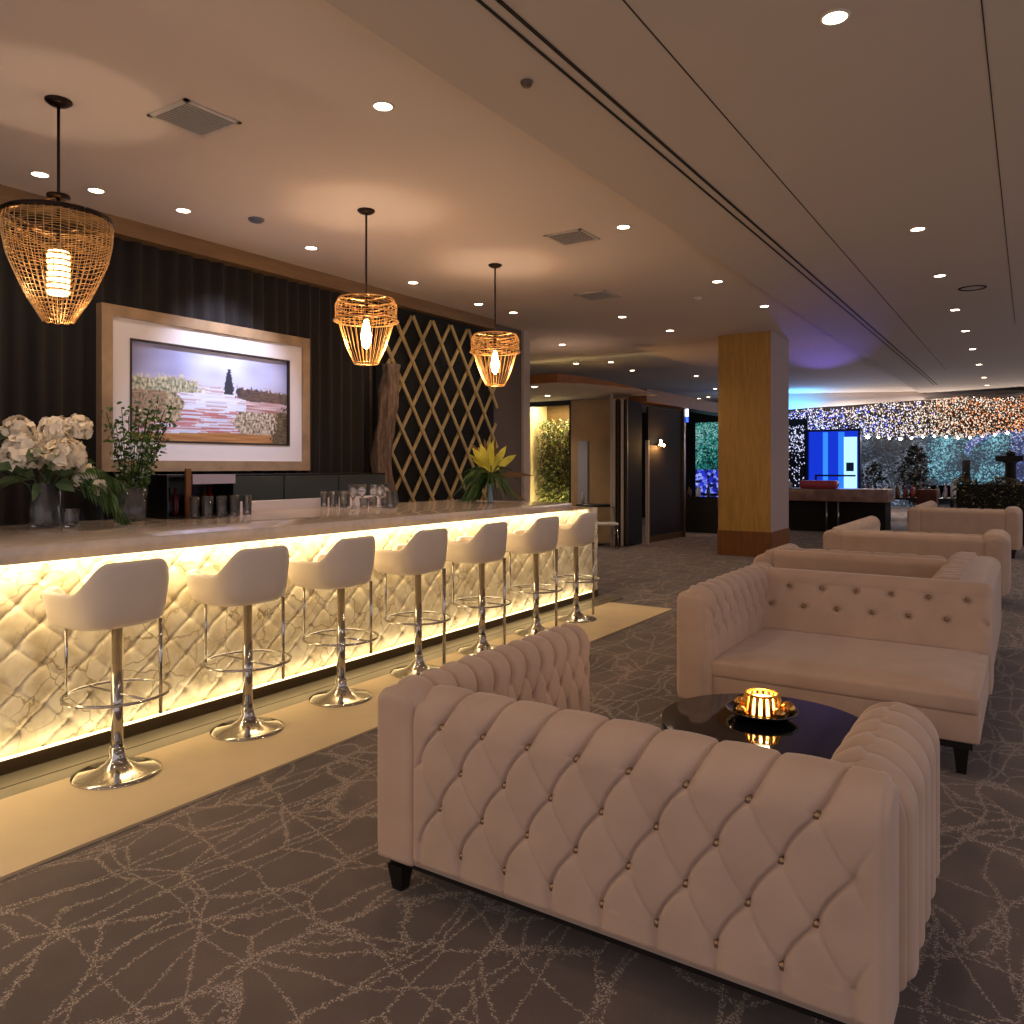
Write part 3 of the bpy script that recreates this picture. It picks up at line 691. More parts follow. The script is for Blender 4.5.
for k, y in enumerate([2.12, 2.88, 3.60, 4.36, 5.15, 5.98, 6.72]):
    src = sp if k < 3 else sl
    o = src if k in (0, 3) else copy_tree(src)
    o.location = (-3.69, y, .012); o.rotation_euler.z = [.04, -.02, .05, 0, .03, -.04, .1][k]
    tag(o, 'cream leather bucket bar stool on chrome pedestal, '+slab[k], 'bar stool', 'cream bar stools along the bar')

# ------------------------------------------------------------------ sofas
def sample_path(segs, step):
    """segs: ('l',p,z) line to | ('a',cp,cz,r,a0,a1) arc. returns (p,z,np,nz,s); outward is left of travel"""
    pts = []; cur = None
    for sg in segs:
        if sg[0] == 'm': cur = (sg[1], sg[2]); pts.append(cur)
        elif sg[0] == 'l':
            d = math.hypot(sg[1]-cur[0], sg[2]-cur[1]); n = max(1, int(d/step))
            for i in range(1, n+1): pts.append((cur[0]+(sg[1]-cur[0])*i/n, cur[1]+(sg[2]-cur[1])*i/n))
            cur = (sg[1], sg[2])
        else:
            _, cp, cz, r, a0, a1 = sg; n = max(3, int(abs(a1-a0)*r/step*1.3))
            for i in range(1, n+1):
                a = a0+(a1-a0)*i/n; pts.append((cp+r*math.cos(a), cz+r*math.sin(a)))
            cur = pts[-1]
    out = []; s = 0
    for i, p in enumerate(pts):
        a = pts[max(0, i-1)]; b = pts[min(len(pts)-1, i+1)]; tx, tz = b[0]-a[0], b[1]-a[1]; l = math.hypot(tx, tz) or 1
        if i: s += math.hypot(p[0]-pts[i-1][0], p[1]-pts[i-1][1])
        out.append((p[0], p[1], -tz/l, tx/l, s))
    return out
def strip(path, l0, l1, axis, du, u0, outer, inner, s_o, s_i, rs, vmax_o, vmax_i, H1=.02, H2=.03, step=.009, urange=None, capr=.02):
    """solid upholstered bar: profile path (outer bottom -> over the top -> inner bottom) swept from l0 to l1"""
    nl = max(4, int((l1-l0)/step)); mb = MB(); vs = []; nP = len(path); btn = []
    def place(p, l, z): return (l, p, z) if axis == 'x' else (p, l, z)
    def hh(l, s):
        u = (l-u0)/du
        if s < s_o: m_, v, vm = outer, (s_o-s)/rs, vmax_o
        elif s > s_i: m_, v, vm = inner, (s-s_i)/rs, vmax_i
        else:
            lo, li = s-s_o, s_i-s
            if lo < li: m_, v, vm = outer, -lo/rs, vmax_o
            else: m_, v, vm = inner, -li/rs, vmax_i
        e = 1.
        for dd in (l-l0, l1-l): e = min(e, max(0, dd)/capr)
        e = math.sqrt(max(0, 1-(1-e)**2)) if e < 1 else 1
        if m_ == 's': h = H1*.7
        else:
            h = tuft_h(u, v, m_, vm, H1, H2)
            if urange:
                d_ = max(urange[0]-u, u-urange[1]); 
                if d_ > 0: k = min(1, d_/.5); h = h*(1-k)+(H1+H2)*.75*k
        return h*e
    for i in range(nl+1):
        l = l0+(l1-l0)*i/nl
        for (p, z, npn, nz, s) in path:
            h = hh(l, s); e2 = min(1, s/.03, (path[-1][4]-s)/.03); h = h*e2
            vs.append(place(p+npn*h, l, z+nz*h))
    fs = [(i*nP+k, i*nP+k+1, (i+1)*nP+k+1, (i+1)*nP+k) for i in range(nl) for k in range(nP-1)]
    fs += [(i*nP, (i+1)*nP, (i+1)*nP+nP-1, i*nP+nP-1) for i in range(nl)]
    mb.add(vs, fs, 0, True)
    # rounded, slightly bulged end caps
    cp = sum(q[0] for q in path)/nP; cz = (min(q[1] for q in path)+max(q[1] for q in path))/2
    for (row, l, sg) in ((0, l0, -1), (nl, l1, 1)):
        ring0 = [Vector(vs[row*nP+k]) for k in range(nP)]; rings = [ring0]
        pl = [(path[k][0], path[k][1], path[k][2], path[k][3]) for k in range(nP)]
        for ins, out_ in ((.004, .007), (.012, .012), (.03, .014)):
            rings.append([Vector(place(p-npn*ins, l+sg*out_, z-nz*ins)) for (p, z, npn, nz) in pl])
        # final flat
        b = []; allv = [v for r_ in rings for v in r_]
        f2 = [(q*nP+k, q*nP+(k+1) % nP, (q+1)*nP+(k+1) % nP, (q+1)*nP+k) for q in range(3) for k in range(nP)]
        f2.append(tuple(3*nP+k for k in range(nP)))
        mb.add(allv, f2, 0, True)
    # button positions
    def at_s(s):
        for k in range(nP-1):
            if path[k+1][4] >= s: return path[k]
        return path[-1]
    for (mode, sref, sg, vm) in ((outer, s_o, -1, vmax_o), (inner, s_i, 1, vmax_i)):
        if mode not in ('d', 'b'): continue
        for row in range(vm+1):
            q = at_s(sref+sg*row*rs); n0 = math.ceil((l0+.03-u0)/du-.5*(row % 2)); n1 = math.floor((l1-.03-u0)/du-.5*(row % 2))
            for n_ in range(n0, n1+1):
                u = n_+.5*(row % 2)
                if urange and not (urange[0]-.01 <= u <= urange[1]+.01): continue
                btn.append((place(q[0]+q[2]*.004, u0+u*du, q[1]+q[3]*.004), place(q[2], 0, q[3]), -1 if mode == outer and sref == s_o else 1))
    return mb, btn
def buttons(btn, parent, r=.013, side=None):
    first = None
    for (p, n_, sd) in btn:
        if side and sd not in side: continue
        if first is None:
            first = MB().lathe([(r, -.004), (r, .001), (r*.75, .005), (r*.3, .0075), (0, .008)], 12).build('button', M_button, parent); o = first
        else: o = first.copy(); COL.objects.link(o); o.parent = parent
        o.location = p; o.rotation_mode = 'QUATERNION'; o.rotation_quaternion = Vector((0, 0, 1)).rotation_difference(Vector(n_).normalized())
def leg(parent, x, y, h=.14, dx=0, dy=0):
    a, b = .034, .021; vs = [(x+s*a, y+t*a, h) for s, t in ((-1, -1), (1, -1), (1, 1), (-1, 1))]+[(x+dx+s*b, y+dy+t*b, 0) for s, t in ((-1, -1), (1, -1), (1, 1), (-1, 1))]
    MB().add(vs, [(0, 1, 2, 3), (4, 7, 6, 5), (0, 4, 5, 1), (1, 5, 6, 2), (2, 6, 7, 3), (3, 7, 4, 0)]).build('leg', M_blackw, parent)
def back_path(z0, top, th, r, seat, lean=0., pstep=.011):
    return sample_path([('m', 0, z0), ('l', 0, top-r), ('a', r, top-r, r, PI, PI/2), ('l', th-r, top), ('a', th-r, top-r, r, PI/2, 0), ('l', th+lean, seat), ('l', th+lean, z0)], pstep)
def arm_path(z0, top, th, r, mirror=False):
    p = sample_path([('m', 0, z0), ('l', 0, top-r), ('a', r, top-r, r, PI, PI/2), ('l', th-r, top), ('a', th-r, top-r, r, PI/2, 0), ('l', th, z0)], .011)
    return p
def mirror_path(p, W): return [(W-a, z, -n_, nz, s) for (a, z, n_, nz, s) in p]

def sofa(loc, rz, W, top, z0, depth, armL, armR, label, outer='d', armw=.175, armr=.07, back_th=.19, back_r=.09, lean=0., inner='b', arm_in='d', step=.009, seat_z=.41, armRout='c', armLout='s', du=.172, u0=None, urange=None, btns=True, buttons_side=None, armtop=None, legpos=None, armR0=0., armRw=None, full=False, armtopR=None, armrR=None, pstep=.011, group='beige velvet sofas', vmo=3):
    t = empty('tufted_sofa', loc, rz, label, 'sofa', group)
    at = armtop or top
    x0 = armw if armL else 0; x1 = W-(armRw or armw) if armR and not full else W
    bp = back_path(z0, top, back_th, back_r, seat_z, lean, pstep)
    so = (top-.08)-z0; tot = (top-back_r)-z0+PI*back_r+max(0, back_th-2*back_r); si = tot+.0
    mb, bt = strip(bp, x0, x1, 'x', du, u0 if u0 is not None else du, outer, inner, so, si+.03, .136 if outer == 'd' else .13, vmo, 1, H1=.011, H2=.015, step=step, urange=urange)
    bk = mb.build('backrest', M_velvet, t)
    if btns: buttons(bt, bk, side=buttons_side)
    for (ln, side) in ((armL, 'L'), (armR, 'R')):
        if not ln: continue
        aw = (armRw or armw) if side == 'R' else armw
        at_ = (armtopR or at) if side == 'R' else at; rr_ = (armrR or armr) if side == 'R' else armr
        ap = arm_path(z0, at_, aw, rr_); y_0 = armR0 if side == 'R' else 0.
        if side == 'R': ap = mirror_path(ap, W)
        so2 = (at_-.08)-z0; si2 = (at_-rr_)-z0+PI*rr_+max(0, aw-2*rr_)+.02
        mb, bt = strip(ap, y_0, ln, 'y', .115 if side == 'L' else .15, .2, armRout if side == 'R' else armLout, arm_in, so2, si2, .10, 3, 2, H1=.018, H2=.028, step=step)
        ar = mb.build('armrest', M_velvet, t)
        if btns: buttons(bt, ar, .010, side=(1,))
    # seat
    s = MB(); sx0 = x0 if armL else 0; sx1 = W-(armRw or armw) if armR else W
    y0 = back_th+lean-.06
    s.rbox(sx0, sx1, y0, depth, z0, seat_z-.10, .012, 3)
    s.build('seat_base', M_velvet, t)
    # crowned cushion
    c = MB(); nx, ny_ = 40, 26; vs = []
    def crown(i, j):
        u, v = i/nx, j/ny_; e = min(u, 1-u, v, 1-v)*2
        return seat_z-.035+.05*(min(1, e*3.2))**.45
    c.rbox(sx0, sx1, y0, depth+.012, seat_z-.105, seat_z-.012, .022, 4)
    for j in range(ny_+1):
        for i in range(nx+1):
            vs.append((sx0+.004+(sx1-sx0-.008)*i/nx, y0+.004+(depth-y0+.004)*j/ny_, crown(i, j)))
    c.add(vs, [(j*(nx+1)+i, j*(nx+1)+i+1, (j+1)*(nx+1)+i+1, (j+1)*(nx+1)+i) for j in range(ny_) for i in range(nx)], 0, True)
    c.build('seat_cushion', M_velvet, t)
    # black rail and legs
    ym = depth-.02
    MB().box(.03, W-.03, .03, ym, z0-.035, z0+.004).build('base_rail', M_blackw, t)
    lp = legpos or [(.08, .07), (W-.08, .07), (.08, depth-.07), (W-.08, depth-.07)]
    if armL and armL > depth+.1: MB().box(.03, armw-.02, depth-.02, armL-.03, z0-.035, z0+.004).build('base_rail', M_blackw, t); lp = lp+[(.08, armL-.08)]
    for (x, y) in lp: leg(t, x, y, z0-.03, 0, 0)
    return t
# nearest sofa: its tufted outside faces the camera
sofa((-1.94, 2.075, 0), 0, 1.645, .702, .122, .80, 1.22, .90, 'nearest beige velvet sofa, its deep-buttoned back turned to the camera', u0=1.94-1.651, urange=(-.3, 7.3), buttons_side=(-1,), vmo=3, armr=.045, armrR=.08, armw=.17, legpos=[(.07, .04), (1.57, .06), (.08, .73), (1.56, .73)], full=True, armR0=.17, armtopR=.65, step=.0045, pstep=.005)
# second sofa faces the camera
sofa((-.20, 5.72, 0), PI, 1.50, .775, .165, 1.37, None, 1.40, 'beige velvet sofa behind the round table, open seat facing the camera', outer='s', armw=.15, armr=.045, back_th=.20, back_r=.07, lean=.16, armRout='s', inner='b', du=.21, u0=.12, btns=True, buttons_side=(1,), armtop=.765, step=.007)
sofa((-1.97, 6.75, 0), 0, 1.76, .78, .15, .85, .85, .9, 'third velvet sofa, its smooth grey-beige back directly behind the facing sofa', outer='s', btns=False, step=.02, inner='d', back_r=.05, back_th=.2, armw=.16, armR0=-.97, armRw=.33, armtop=.735, armRout='s')
sofa((-2.0, 9.6, 0), 0, 1.78, .745, .15, .85, 2.6, .85, 'fourth velvet sofa with long tufted left arm, beyond the third one', outer='s', btns=False, step=.02, inner='d', back_r=.06, armw=.18)
sofa((-1.75, 15.0, 0), 0, 1.60, .77, .15, .9, 2.6, .9, 'farthest beige velvet sofa, in front of the dark hedge', outer='s', btns=False, step=.03, inner='d', back_r=.06, armw=.18)

# ------------------------------------------------------------------ coffee table and candle bowl
ct = empty('coffee_table', (-.93, 3.34, 0), 0, 'round glossy black coffee table between the two nearest sofas', 'coffee table')
MB().lathe([(0, .392), (.425, .392), (.43, .396), (.431, .408), (.431, .417), (.428, .42), (0, .42)], 144, sm=False).build('tabletop', M_black, ct)
MB().lathe([(.24, .01), (.25, 0), (.26, .02), (.30, .2), (.36, .385), (.0, .385)], 56).build('base', M_black, ct)
cx, cy = -.965, 3.42
db = empty('candle_bowl', (cx, cy, .421), 0, 'low black dish on the coffee table with a glowing ribbed gold candle holder', 'candle holder')
MB().lathe([(.09, 0), (.10, .004), (.145, .025), (.15, .035), (.143, .035), (.10, .014), (0, .012)], 40).build('dish', M_black, db)
b = MB()
for i in range(16):
    a = 2*PI*i/16; ca_, sa_ = math.cos(a), math.sin(a)
    b.tube([(.078*ca_, .078*sa_, .02), (.074*ca_, .074*sa_, .06), (.066*ca_, .066*sa_, .095)], .009, 8)
b.tube([(.066*math.cos(2*PI*i/32), .066*math.sin(2*PI*i/32), .098) for i in range(32)], .006, 6, closed=True).tube([(.08*math.cos(2*PI*i/32), .08*math.sin(2*PI*i/32), .018) for i in range(32)], .006, 6, closed=True)
b.build('ribbed_holder', mat('gold_glass', '#d79a45', .18, .8), db)
MB().lathe([(.0, .02), (.055, .02), (.052, .08), (0, .08)], 20).build('candle', emis('candle_flame_glow', '#ffb860', 16), db)
for (px, py, r_) in ((.10, .03, .03), (-.10, .02, .025), (.085, -.05, .024), (-.07, -.07, .02)):
    MB().lathe([(0, .02), (r_, .022+r_*.2), (r_*1.1, .02+r_), (r_*.6, .02+r_*1.6), (0, .02+r_*1.8)], 16, c=(px, py, 0)).build('gold_ornament', mat('gold_orb', '#c8924a', .15, .9), db)
light('candle_glow', 'POINT', (cx, cy, .421+.13), 2.2, (1, .62, .28), .03)

# ------------------------------------------------------------------ pillar
pl = empty('pillar', (-3.96, 13.55, 0), 0, 'square timber-clad pillar reaching from carpet to ceiling in the room centre', 'pillar')
MB().box(-.44, .43, -.55, .55, .42, H).build('timber_cladding', M_wood, pl)
MB().box(.43, .44, -.55, .57, .42, H).build('side_face', mat('mauve_side', '#a89490', .8), pl)  # thin sheet giving this one side a flat mauve-grey
MB().box(-.452, .455, -.562, .58, 0, .42).build('timber_base', M_wood2, pl)

# ------------------------------------------------------------------ recess beyond the bar: garden window, brown wall, folding door
struct(MB().box(-7.80, -6.50, 14.0, 14.15, 0, 2.84).build('wall_marble', M_brown))
struct(MB().box(-10.2, -8.86, 14.0, 14.15, 0, 2.84).build('wall_marble_left', M_brown))
struct(MB().box(-8.86, -7.80, 14.0, 14.15, 0, .55).build('wall_marble_sill', M_brown))
struct(MB().box(-6.5, -6.12, 13.95, 21, 2.74, 2.98).build('trim_6', M_wood2))
struct(MB().box(-7.62, -7.40, 13.96, 14.0, 0, 2.0).build('trim_7', mat('pale_strip', '#a3a2ac', .25)))  # narrow pale blue-grey strip on the face of the brown wall
wn = empty('window_1', (-8.33, 14.03, 0)); struct(wn)
b = MB(); b.box(-.53, -.49, -.03, .03, .55, 2.84).box(.49, .53, -.03, .03, .55, 2.84).box(-.49, .49, -.03, .03, 2.74, 2.84).box(-.49, .49, -.03, .03, .55, .62); b.build('window_frame', M_blackw, wn)
MB().box(-.49, .49, -.004, .004, .62, 2.74).build('pane', mat('window_glass', '#f4f4ee', .02, trans=1., ior=1.05), wn)
gw = MB()
for i in range(6500):
    p = (R.uniform(-8.78, -7.82), 14.3+R.random()*.3, R.uniform(.6, 2.5)-.25*R.random()**2)
    leaf(gw, p, rdir(-1, .6), R.uniform(.05, .11), R.uniform(.006, .012), 0 if R.random() < .7 else 1, .4)
tag(gw.build('bamboo_leaves', [mat('bamboo', '#38441e', .5, var=.5, vscale=8), mat('bamboo_highlight', '#a8a45a', .5)]), 'dense sunlit-looking bamboo foliage behind the window past the bar end', 'bamboo', kind='stuff')  # second leaf colour scatters painted highlights among the dark leaves
bs = empty('bamboo_planter', (-8.33, 14.45, 0), 0, 'low brown planter trough at the foot of the bamboo behind glass', 'planter')
MB().box(-.53, .53, -.17, .35, 0, .36).build('trough', M_brown, bs)
struct(MB().box(-8.95, -7.7, 14.85, 14.95, 0, 2.84).build('wall_niche', mat('ochre_wall', '#5a4424', .8)))
light('bamboo_downlight', 'AREA', (-8.35, 14.3, 2.83), 38, (1, .84, .5), .9, (0, 0, 0), size_y=.25)
light('bamboo_uplight', 'AREA', (-8.35, 14.2, .52), 14, (1, .86, .5), .9, (PI, 0, 0), size_y=.05)
struct(MB().box(-8.98, -8.88, 14.15, 14.9, 0, 2.84).build('wall_niche_side', mat('cream_wall', '#cdb98a', .8)))
# low canopy with timber edge
cpts = [(-10.1, 8.6+2.3), (-6.36, 10.95), (-6.05, 11.4), (-5.88, 11.9), (-5.74, 12.5), (-5.9, 14.0), (-10.1, 14.0)]
b = MB(); n = len(cpts); zb_, zt_ = 2.845, 2.98
b.add([(x, y, zb_) for x, y in cpts]+[(x, y, zb_+h_) for (x, y), h_ in zip(cpts, (.16, .15, .11, .07, .02, .02, .02))], [tuple(range(n)), tuple(range(2*n-1, n-1, -1))]+[(i, (i+1) % n, n+(i+1) % n, n+i) for i in range(n)])
can = b.build('canopy', [M_ceil, M_wood2]); 
for p in can.data.polygons:
    if len(p.vertices) == 4: p.material_index = 1
tag(can, 'low dropped canopy with brown timber edge over the recess past the bar', 'canopy')
for x, y, s_ in ((-7.0, 11.3, 'nearest the timber edge'), (-7.7, 12.9, 'right one above the garden window'), (-8.25, 12.9, 'left one above the garden window')):
    downlight(x, y, 2.845, 'downlight under the dropped canopy, '+s_, 'canopy downlights', 26)
# folding door stack
fd = empty('folding_door', (-6.38, 13.2, 0), 0, 'stack of folded dark door leaves with pale metal edges beside the marble wall', 'folding door')
for k in range(4):
    MB().box(-.10+.075*k, -.06+.075*k, .05+.02*k, .75, .02, 2.72).build('leaf', M_blackm, fd)
    MB().box(-.105+.075*k, -.055+.075*k, .02+.02*k, .05+.02*k, .02, 2.74).build('edge_trim', M_trimgrey if k % 2 == 0 else M_bronze, fd)
MB().box(-.14, -.11, 0, .06, 0, 2.83).build('jamb', M_trimgrey, fd)
dw = empty('dark_door', (-6.14, 15.0, 0), 0, 'large black door leaf with brass lower rail carrying the small wall lamp', 'door')
def sbox(mb, y0, y1, z0, z1, t=.04):
    # slanted leaf from (-6.21,14.2) to (-6.14,15.8)
    f = lambda y: -.03+.045*(y)
    mb.add([(f(y)+dx, y, z) for y in (y0, y1) for dx in (-t, 0) for z in (z0, z1)], [(0, 1, 3, 2), (4, 6, 7, 5), (0, 4, 5, 1), (2, 3, 7, 6), (0, 2, 6, 4), (1, 5, 7, 3)]); return mb
sbox(MB(), -.78, .80, .13, 2.66).build('panel', mat('black_panel', '#1c140e', .75), dw)
sbox(MB(), -.80, .82, .0, .13, .06).build('bottom_rail', mat('brass_rail', '#6b5330', .4, .6), dw)
MB().box(-.02, .05, .82, .92, 0, 2.72).build('post', M_bronze, dw)
MB().box(-.09, -.03, -.86, -.80, .0, 2.0).build('pull_bar', M_trimgrey, dw)
sx = empty('wall_sconce', (-6.10, 14.55, 1.98), 0, 'small amber glowing wall lamp on the black door leaf', 'wall lamp')
MB().lathe([(0, -.03), (.02, -.02), (.028, .01), (.015, .04), (0, .045)], 14, c=(.03, -.03, 0)).build('bulb', emis('sconce_bulb', '#ffd9a0', 30), sx)
MB().lathe([(0, -.03), (.018, -.02), (.022, .01), (0, .035)], 14, c=(.03, .12, -.07)).build('bulb', MC['sconce_bulb'], sx)
MB().box(-.045, .0, -.06, .14, -.08, -.02).build('bracket', M_bronze, sx)
light('sconce_glow', 'POINT', (-6.07, 14.62, 1.90), 14, (1, .5, .15), .02)
# bistro table + chair in recess
tb = empty('bistro_table', (-6.92, 13.35, 0), 0, 'small dark-topped side table near the marble wall past the bar', 'table')
MB().lathe([(0, .74), (.36, .74), (.36, .77), (0, .77)], 32).build('tabletop', M_blackw, tb)
MB().lathe([(.2, 0), (.2, .015), (.03, .03), (.025, .74)], 20).build('pedestal', M_bronze, tb)
bc = empty('side_chair', (-6.45, 12.9, 0), .6, 'slim metal chair with white seat beside the small side table', 'chair')
MB().rbox(-.2, .2, -.2, .2, .43, .47, .015).build('seat', mat('white_seat', '#cfcac2', .5), bc)
for a, b_ in ((-1, -1), (1, -1), (-1, 1), (1, 1)): MB().tube([(a*.17, b_*.17, .43), (a*.2, b_*.2, 0)], .011, 6).build('leg', M_chrome, bc)
MB().tube([(-.18, .19, .43), (-.17, .25, .74), (.17, .25, .74), (.18, .19, .43)], .011, 6).build('back_frame', M_chrome, bc)
bt_ = MB().lathe([(.03, 0), (.032, .12), (.012, .17), (.012, .23), (0, .23)], 14).build('bottle', mat('pale_bottle', '#a99878', .2)); bt_.location = (-7.15, 13.3, .771); tag(bt_, 'pale small bottle standing on the side table by the marble wall', 'bottle')

# ------------------------------------------------------------------ far room left of pillar
def shimmer(name, c1, c2, c3, scale, es):
    m = bpy.data.materials.new(name); m.use_nodes = True; nt = m.node_tree; b = nt.nodes['Principled BSDF']; L = nt.links.new
    tc = N(nt, 'ShaderNodeTexCoord'); v = N(nt, 'ShaderNodeTexVoronoi', i_Scale=scale); L(tc.outputs['Object'], v.inputs['Vector'])
    sx_ = N(nt, 'ShaderNodeSeparateColor'); L(v.outputs['Color'], sx_.inputs[0])
    n = N(nt, 'ShaderNodeTexNoise', i_Scale=.9, i_Detail=3.); L(tc.outputs['Object'], n.inputs['Vector'])
    ad = N(nt, 'ShaderNodeMath', operation='MULTIPLY_ADD'); L(n.outputs['Fac'], ad.inputs[0]); ad.inputs[1].default_value = 1.8; 
    mm = N(nt, 'ShaderNodeMath', operation='MULTIPLY_ADD'); L(sx_.outputs[0], mm.inputs[0]); mm.inputs[1].default_value = .9; mm.inputs[2].default_value = -.90; L(mm.outputs[0], ad.inputs[2])
    cr = N(nt, 'ShaderNodeValToRGB'); cr.color_ramp.elements[0].color = lin(c1); cr.color_ramp.elements[1].color = lin(c3); cr.color_ramp.elements[0].position = .1; cr.color_ramp.elements[1].position = 1.
    e = cr.color_ramp.elements.new(.55); e.color = lin(c2)
    L(ad.outputs[0], cr.inputs['Fac']); b.inputs['Base Color'].default_value = (.01, .01, .01, 1); L(cr.outputs['Color'], b.inputs['Emission Color']); b.inputs['Emission Strength'].default_value = es
    b.inputs['Roughness'].default_value = .4
    return m
ls1 = empty('light_screen', (-7.2, 21.0, 0), 0, 'tall backlit leafy teal screen left of the pillar, glowing blue below', 'screen')
MB().box(-.55, .75, 0, .05, 1.4, 2.70).build('leaf_panel', shimmer('teal_leaf_screen', '#06201c', '#1f8f8a', '#b8e8e0', 30, .55), ls1)
MB().box(-.55, .75, 0, .05, .75, 1.4).build('blue_panel', shimmer('blue_glow_screen', '#04061c', '#2436d8', '#a8b8ff', 14, .7), ls1)
MB().box(-.7, -.55, -.02, .08, 0, 2.8).build('frame', M_blackm, ls1)
struct(MB().box(-12, -5.6, 21.1, 21.3, 0, 3.05).build('wall_screen', mat('dark_room_wall', '#1a1613', .8)))
sb = empty('service_station', (-6.35, 17.4, 0), 0, 'black service cabinet with items on top, between black door and pillar', 'cabinet')
MB().box(-.45, .55, -.35, .35, 0, .78).build('body', M_blackw, sb)
MB().box(-.47, .57, -.37, .37, .78, .81).build('top', M_black, sb)
for k, (x, y, c, h, r_, s_) in enumerate([(-6.7, 17.15, '#8fb4d8', .34, .05, 'tall pale blue bottle at the left of the black service cabinet'), (-6.5, 17.2, '#5c4030', .22, .05, 'brown jar on the black service cabinet'), (-6.25, 17.1, '#c9d2e6', .26, .055, 'white-blue jug on the black service cabinet'), (-6.05, 17.2, '#39405a', .3, .04, 'dark blue bottle at the right of the black service cabinet')]):
    o = MB().lathe([(r_*.9, 0), (r_, .01), (r_, h*.6), (r_*.35, h*.78), (r_*.35, h), (0, h)], 14).build('bottle', mat('service_bottle_%d' % k, c, .2)); o.location = (x, y, .811); tag(o, s_, 'bottle')
ex = empty('exit_beacon', (-6.12, 15.92, 2.55), 0, 'small glowing white and blue box lamp above the black door', 'lamp')
MB().box(-.05, .07, 0, .05, 0, .16).build('white_face', emis('beacon_white', '#cfe0ff', 3), ex); MB().box(-.03, .07, 0, .05, -.12, -.01).build('blue_face', emis('beacon_blue', '#3a62ff', 1.5), ex)

# ------------------------------------------------------------------ far bar and blue booth
fb = empty('far_bar_counter', (-3.6, 19.0, 0), 0, 'far low bar with pinkish marble top and black front right of pillar', 'bar counter')
MB().box(-1.35, .95, -.1, .7, 0, .70).build('body', M_blackm, fb)
MB().rbox(-1.42, 1.02, -.25, .75, .70, .98, .01, 2).build('counter_slab', mat('pink_marble', '#8f6f66', .3, var=.35, vscale=5), fb)
for x in (-.25, .0): MB().tube([(x, -.22, 0), (x, -.22, .70)], .025, 10).build('support_post', M_chrome, fb)
po = empty('padded_dish', (-4.05, 18.95, .981), 0, 'oblong glossy pink padded tray lying on the far marble bar', 'tray')
MB().rbox(-.42, .42, -.16, .16, 0, .19, .08, 5).build('pad', mat('pink_gloss', '#b04a55', .3), po)
wb = MB().lathe([(.05, 0), (.06, .02), (.06, .12), (.02, .16), (0, .16)], 14).build('white_bowl', mat('white_china', '#c9c9cc', .3)); wb.location = (-4.7, 18.9, .981); tag(wb, 'small white lidded pot left of the pink tray on the far bar', 'pot')
bo = empty('blue_booth', (-4.73, 24.0, 0), 0, 'glowing blue glass cabinet with white-lit column behind the far bar', 'illuminated cabinet')
MB().box(-.72, .70, .1, .15, .8, 2.50).build('back_glow', emis('deep_blue', '#1636d0', .75), bo)
MB().box(-.30, -.17, .05, .09, .8, 2.48).build('cyan_strip', emis('cyan_strip', '#2f80ff', 1.0), bo)
MB().box(.12, .28, .05, .09, .8, 2.48).build('cyan_strip', emis('cyan_strip2', '#2a78f0', .9), bo)
MB().box(.28, .62, .0, .06, .8, 2.33).build('white_column', emis('white_column', '#a8e0ff', 1.1), bo)
b = MB(); b.box(-.76, -.70, -.02, .16, 0, 2.52).box(.66, .72, -.02, .16, 0, 2.52).box(-.76, .72, -.02, .16, 2.50, 2.56).box(-.76, .72, -.02, .16, 0, .8); b.build('frame', mat('navy_frame', '#101a50', .3), bo)
MB().box(-.5, .60, -.06, -.02, 1.2, 1.25).box(-.5, -.45, -.06, -.02, .8, 1.2).build('shelf_rail', M_blackw, bo)
MB().box(.35, .55, -.05, -.01, 1.35, 1.6).build('dark_box', mat('navy_box', '#1a3a70', .4), bo)
light('blue_booth_glow', 'AREA', (-4.7, 23.6, 1.9), 7, (.1, .22, 1), 1.4, (math.radians(-90), 0, 0))
vs_ = light('violet_ceiling_wash', 'SPOT', (-4.9, 23.6, 2.0), 1100, (.22, .16, 1), .1, None, spot_size=math.radians(15), spot_blend=1)
vs_.rotation_euler = (Vector((-3.35, 16.0, 3.7))-Vector((-4.9, 23.6, 2.0))).to_track_quat('-Z', 'Y').to_euler()
light('blue_cove', 'AREA', (-6.0, 24.0, 3.1), 45, (.05, .40, 1), 1.6, (math.radians(180), 0, 0))
# dark strips (beaded columns) left of blue booth
bcn = MB()
for i in range(520): 
    x = R.uniform(-6.3, -5.55); z = R.uniform(.9, 2.7); s_ = R.uniform(.008, .022)
    bcn.add([(x-s_, 24.1, z), (x, 24.1-s_, z), (x+s_, 24.1, z), (x, 24.1, z+s_*1.5), (x, 24.1, z-s_*1.5)], [(0, 1, 3), (1, 2, 3), (0, 4, 1), (1, 4, 2)], 0 if z > 1.9 or R.random() < .3 else 1)
tag(bcn.build('bead_curtain', [emis('bead_white', '#d4d8ff', .9), mat('bead_dull', '#2b2420', .3)]), 'hanging curtain of dull beads between the pillar and the blue cabinet', 'bead curtain', kind='stuff')
struct(MB().box(-6.6, -5.5, 24.2, 24.3, 0, 2.9).build('wall_booth', M_blackm))

